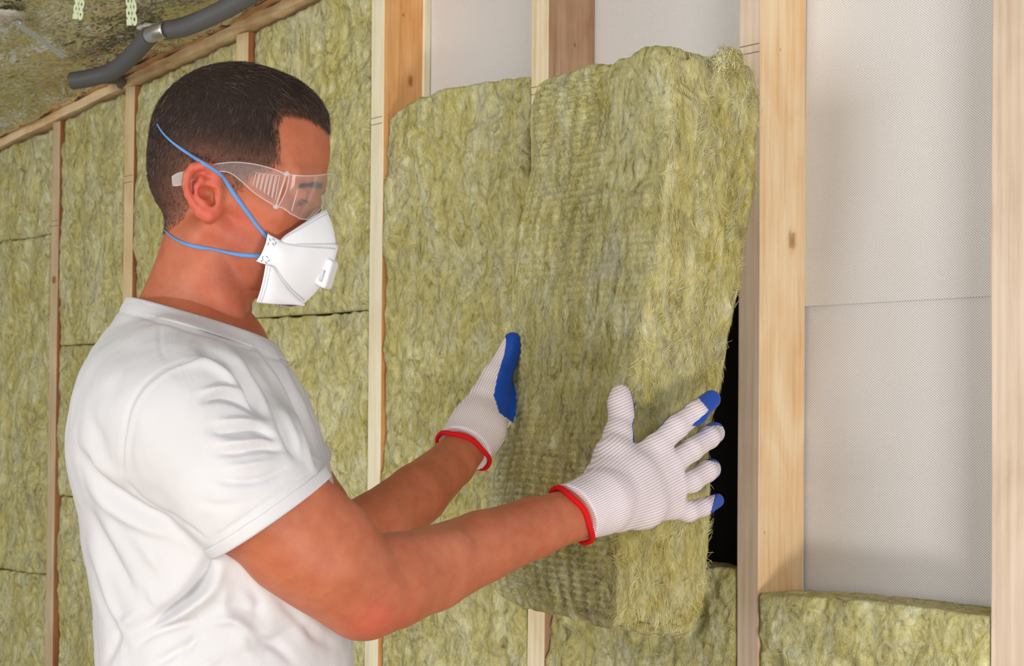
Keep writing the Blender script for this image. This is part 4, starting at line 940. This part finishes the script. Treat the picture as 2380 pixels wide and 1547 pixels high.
def dots(G,sel,parent,w_=.0006,l_=.0013,name='seam_dots',mat='maskdot',both=True):
    mb=MB(); nu=G.shape[0]
    for (i,j,ang) in sel:
        ii=int(i);jj=min(int(j),G.shape[1]-2); fi=i-ii;fj=j-jj
        if ii>=nu-1: continue
        p=G[ii,jj]*(1-fi)*(1-fj)+G[ii+1,jj]*fi*(1-fj)+G[ii,jj+1]*(1-fi)*fj+G[ii+1,jj+1]*fi*fj
        a=G[ii+1,jj]-G[ii,jj];a/=np.linalg.norm(a);b=G[ii,jj+1]-G[ii,jj];b/=np.linalg.norm(b); n=np.cross(a,b);n/=np.linalg.norm(n)
        if n@(p-np.array([.02,-.03,0]))<0: n=-n
        d=a*math.cos(ang)+b*math.sin(ang); d/=np.linalg.norm(d); s=np.cross(n,d); p=p+n*.0010
        mb.add([p-d*l_-s*w_,p+d*l_-s*w_,p+d*l_+s*w_,p-d*l_+s*w_,p-d*l_-s*w_+n*.0003,p+d*l_-s*w_+n*.0003,p+d*l_+s*w_+n*.0003,p-d*l_+s*w_+n*.0003],[(4,5,6,7),(0,1,5,4),(1,2,6,5),(2,3,7,6),(3,0,4,7)])
    o=mk(name,l2c(np.array(mb.V)),mb.F,M[mat],parent); o['kind']='stuff'; return o
dots(GM,[(i*.62+5,1.3,.9) for i in range(46)],mo,.0004,.0010); dots(GM,[(i*.62+5,18.0-.0,.9) for i in range(46)],mo,.0004,.0010)
dots(GT,[(i*.8+1,1.0,0) for i in range(40)]+[(i*.8+1.4,2.4,0) for i in range(40)],m1,.0004,.0007); dots(GB,[(1.0,1+j*.62,1.57) for j in range(28)]+[(2.2,1+j*.62,1.57) for j in range(28)],m2,.0004,.0007)
dots(GM,[(1.2,3,1.2),(2.6,1.8,.2),(3.6,3.2,1.9),(1.0,5.5,1.5),(2.8,4.4,.6),(1.1,14,1.2),(2.4,12.6,.3),(1.6,16.2,1.7),(3.6,14.6,2.2),(3.2,16.6,.6)],mo,.00035,.0016,'staple','staple')
# valve
vc=HL(752,630,0.0); vf=HL(790,640,0)-HL(757,630,0); vf/=np.linalg.norm(vf); vu=HL(740,660,0)-HL(772,600,0); vu=-vu/np.linalg.norm(vu); vs=np.cross(vf,vu)
mask_vu=vu
f=Field(vc-.035,vc+.035,.0009)
Xg,Yg,Zg=f.ax[0][:,None,None]-vc[0],f.ax[1][None,:,None]-vc[1],f.ax[2][None,None,:]-vc[2]
pf=Xg*vf[0]+Yg*vf[1]+Zg*vf[2];pu=Xg*vu[0]+Yg*vu[1]+Zg*vu[2];ps=Xg*vs[0]+Yg*vs[1]+Zg*vs[2]
def rb(a,b,c,r): 
    q=[np.abs(pf)-(a-r),np.abs(pu)-(b-r),np.abs(ps)-(c-r)]; return np.sqrt(sum(np.maximum(x,0)**2 for x in q))+np.minimum(np.maximum(np.maximum(q[0],q[1]),q[2]),0)-r
v_=rb(.0105,.0155,.016,.004); base_=np.maximum(np.abs(pf+.004)-.003,np.sqrt(pu**2+ps**2)-.019); v_=np.minimum(v_,base_)
slot=np.maximum(np.maximum(np.abs(pf-.0035)-.0022,np.abs(pu+.004)-.006),np.abs(np.abs(ps)-.014)-.004)
f.F=np.maximum(v_,-slot).astype(np.float32); V,Q=f.mesh(1); V=l2c(V); mk('valve',V,orient(V,Q)[:,::-1],plain('white_plastic',srgb(240,240,243),.4,.4),mo)
# ---- elastic straps laid on head, neck and hair
allV=np.vstack([hC,l2c(cv)]); allQ=np.vstack([hQ,q+len(hC)]) if False else np.vstack([hQ,orient(l2c(cv),inv.reshape(-1,4))+len(hC)])
bv2=BVHTree.FromPolygons([tuple(v) for v in allV],[tuple(x) for x in allQ.tolist()])
def strap_on(pts,wd,name,label,extra=(),lift=.0012,tail=()):
    c=cr([(a,b) for a,b,*_ in pts],8); ws=np.interp(np.linspace(0,len(pts)-1,len(c)),range(len(pts)),[q[2] for q in pts]); out=[]
    for (x,y) in c:
        d=Vector(((x-1190)/F,(CY-y)/F,1.)).normalized(); h=bv2.ray_cast(Vector((0,0,0)),d)
        out.append(np.array(h[0])-np.array([0,0,lift]) if h[0] is not None else None)
    for i,o in enumerate(out):
        if o is None:
            z=[k[2] for k in out if k is not None]; j=min((abs(i-k),k) for k in range(len(out)) if out[k] is not None)[1]; out[i]=P(c[i][0],c[i][1],out[j][2])
    out=np.array(out)
    for q in range(14): out[1:-1,2]=np.minimum(out[1:-1,2],.5*out[1:-1,2]+.25*(out[:-2,2]+out[2:,2]))
    for q in range(3): out[1:-1]=.5*out[1:-1]+.25*(out[:-2]+out[2:])
    if len(extra): out=np.vstack([out,np.array(extra)]) 
    if len(tail): out=np.vstack([np.array(tail),out]); ws=np.r_[np.full(len(tail),ws[0]),ws]
    ws=np.r_[ws,np.full(len(out)-len(ws),ws[-1])]
    tan=np.gradient(out,axis=0); vw=-out/np.linalg.norm(out,axis=1,keepdims=True); sd=np.cross(tan,vw); sd/=np.linalg.norm(sd,axis=1,keepdims=True)
    tw=sd; A=out+tw*(ws*.000165)[:,None];Bv=out-tw*(ws*.000165)[:,None]; V=np.stack([A,Bv],1).reshape(-1,3); n=len(out)
    k=np.arange(n-1)*2; Q=np.stack([k,k+1,k+3,k+2],1); o=mk(name,V,Q,M['elastic'],mo); m=o.modifiers.new('s','SOLIDIFY'); m.thickness=.0009; m.offset=0; tag(o,label); return o
M['elastic']=plain('blue_elastic',srgb(98,146,206),.55,.3)
far=lambda p: (l2c(np.array(p)))
strap_on([(366,289,5),(378,308,6),(400,330,7),(430,352,9),(470,378,11),(500,396,11),(520,414,12),(545,452,13),(575,493,13),(600,527,12),(628,560,11)],1,'elastic_strap','upper blue elastic band over the hair',
   tail=[l2c(HL(430,215,-.075)),l2c(HL(398,236,-.055)),l2c(HL(372,262,-.028)),l2c(HL(362,280,-.004))])
strap_on([(382,534,5),(400,550,7),(430,566,10),(470,576,12),(490,578,8),(530,587,10),(565,593,13),(608,595,13)],1,'elastic_strap','lower blue elastic band round the neck',
   tail=[l2c(HL(470,560,-.075)),l2c(HL(415,545,-.055)),l2c(HL(388,535,-.03))])
# ------------------------------------------------------------------ goggles
def clear_mat():
    t=NT('clear_plastic',.05,.5); tr=t.n('BsdfTransparent'); tr.inputs[0].default_value=(.97,.975,.975,1); gl=t.n('BsdfGlossy'); gl.inputs['Roughness'].default_value=.06
    df=t.n('BsdfDiffuse'); df.inputs[0].default_value=(.9,.9,.9,1); lw=t.n('LayerWeight'); lw.inputs[0].default_value=.16
    m1_=t.n('MixShader'); t.l(t.math('ADD',t.math('MULTIPLY',lw.outputs['Fresnel'],.20),.05),m1_.inputs[0]); t.l(tr.outputs[0],m1_.inputs[1]); t.l(gl.outputs[0],m1_.inputs[2])
    m2_=t.n('MixShader'); m2_.inputs[0].default_value=.085; t.l(m1_.outputs[0],m2_.inputs[1]); t.l(df.outputs[0],m2_.inputs[2])
    t.l(m2_.outputs[0],t.t.nodes['Material Output'].inputs[0]); return t.m
M['clear']=clear_mat()
def rim_mat():
    t=NT('clear_plastic_edge',.1,.6); tr=t.n('BsdfTransparent'); m=t.n('MixShader'); m.inputs[0].default_value=.38; t.b.inputs['Base Color'].default_value=srgb(225,225,225)
    t.l(tr.outputs[0],m.inputs[1]); t.l(t.b.outputs[0],m.inputs[2]); t.l(m.outputs[0],t.t.nodes['Material Output'].inputs[0]); return t.m
M['rim']=rim_mat()
gt=HL(664,404,.078); gb=HL(641,479,.076)
def lens():
    n=61; G=[]; ah=gt[0]; a0=.1040; bh=gt[1]; bl=gb[1]
    bt_=[HL(770,404,.0)[1],HL(760,404,.03)[1],HL(700,405,.065)[1],bh]; pb=[(760,478,.0),(757,486,.010),(750,498,.020),(728,512,.038),(697,508,.058),(660,494,.072),(641,479,.078)]
    for s in np.linspace(1,-1,n):
        c=.078*math.sin(s*math.pi/2); cc=abs(c); a=ah+(a0-ah)*(max(0,1-(cc/.0781)**2.6))**(1/2.6)
        bt=np.interp(cc,[0,.03,.065,.078],bt_); bb=np.interp(cc,[q[2] for q in pb],[HL(*q)[1] for q in pb])
        G.append([np.array([a-.0065*t*(bt-bb)/.04+.0025*math.sin(t*math.pi),bt*(1-t)+bb*t,c]) for t in np.linspace(0,1,15)])
    return np.array(G)
GL_=lens(); nu,nv=GL_.shape[:2]; idx=np.arange(nu*nv).reshape(nu,nv); Q=np.stack([idx[:-1,:-1],idx[1:,:-1],idx[1:,1:],idx[:-1,1:]],-1).reshape(-1,4)
gog=mk('safety_goggles',l2c(GL_.reshape(-1,3)),Q,M['clear'],man); tag(gog,'clear wraparound safety goggles with vented side arms')
mk('rim',*tube(l2c(np.vstack([GL_[:,0],GL_[-1,:],GL_[::-1,-1],GL_[0,::-1]])),.0007,6,False),M['rim'],gog)
for s in(-1,1):
    # side arm: a clear plate from the hinge to behind the ear
    top_=[(664,404,.0805),(630,391,.0815),(590,381,.082),(550,377,.0825),(515,379,.083),(480,386,.084),(440,396,.086),(415,402,.084),(400,410,.082)]
    bot_=[(641,479,.079),(612,462,.080),(584,442,.081),(560,420,.082),(530,400,.083),(490,400,.084),(455,414,.086),(430,428,.084),(402,432,.082)]
    A=cr([HL(*q) for q in top_],5);Bq=cr([HL(*q) for q in bot_],5); G=np.stack([A,A*.5+Bq*.5,Bq],1)*np.array([1,1,s]); idx=np.arange(len(A)*3).reshape(-1,3); Q=np.stack([idx[:-1,:-1],idx[1:,:-1],idx[1:,1:],idx[:-1,1:]],-1).reshape(-1,4)
    o=mk('side_arm',l2c(G.reshape(-1,3)),Q,M['clear'],gog)
    mk('arm_edge',*tube(l2c(np.vstack([G[:,0],G[::-1,2]])),.0006,6),M['rim'],gog)
    # hinge bars and vents
    mk('hinge_bar',*tube(l2c(np.array([HL(666,402,.081),HL(654,440,.081),HL(641,480,.080)])*np.array([1,1,s])),.0010,8),M['rim'],gog)
    if s>0: mk('hinge_bar',*tube(l2c(np.array([HL(692,440,.068),HL(684,468,.068),HL(678,490,.067)])*np.array([1,1,s])),.0008,8),M['rim'],gog)
    for (x,y) in((666,404),(642,480)):
        f=blob('hinge_knuckle',toW(l2c(HL(x,y,.081)*np.array([1,1,s]))),(.0035,.0025,.0025),M['rim'],gog,seed=3)
    for k in range(6):
        x=596+k*9.5; q=[HL(x,401+k*1.2,.0825),HL(x+6.5,402+k*1.2,.0825),HL(x-1+k*-.6,434+k*6.2,.0820),HL(x-8+k*-.6,430+k*6.0,.0820)]
        q=np.array(q)*np.array([1,1,s]); mk('vent',*tube(l2c(np.vstack([q,q[:1]])),.00045,5,False),M['rim'],gog)
# ------------------------------------------------------------------ trousers and shoes (below the frame)
Jm=plain('blue_denim',srgb(52,66,96),.85)
hipw=toW(P(528,1740,1.92)); R3v=r2/np.linalg.norm(r2); dep=np.array([fw[0],fw[1],0]);dep/=np.linalg.norm(dep); fwdv=np.array([r2[0],r2[1],0]);fwdv/=np.linalg.norm(fwdv)
Jf=Field((hipw[0]-.3,hipw[1]-.3,.02),(hipw[0]+.3,hipw[1]+.3,hipw[2]+.06),.007)
for s in(-1,1):
    c=hipw+dep*.09*s; k=c.copy();k[2]=.50; a=k.copy();a[2]=.09; k+=fwdv*.02
    Jf.chain([(c-[0,0,.06],.098),(k,.07),(a,.062)],.02)
Jf.cap(hipw+dep*.05,hipw-dep*.05,.095,.095,.03); V,Q=Jf.mesh(1); mk('trousers',V,orient(V,Q),Jm,man,True,True)
for s in(-1,1):
    c=hipw+dep*.09*s; f=Field((c[0]-.25,c[1]-.25,-.002),(c[0]+.25,c[1]+.25,.17),.006)
    a=np.array([c[0],c[1],.04]); f.cap(a-fwdv*.05,a+fwdv*.17,.045,.038,.02); f.cap(a,a+[0,0,.07],.045,.045,.03)
    f.F=np.maximum(f.F,.001-f.ax[2][None,None,:]); V,Q=f.mesh(1); mk('shoe',V,orient(V,Q),plain('brown_leather',srgb(70,48,34),.6),man,True,True)
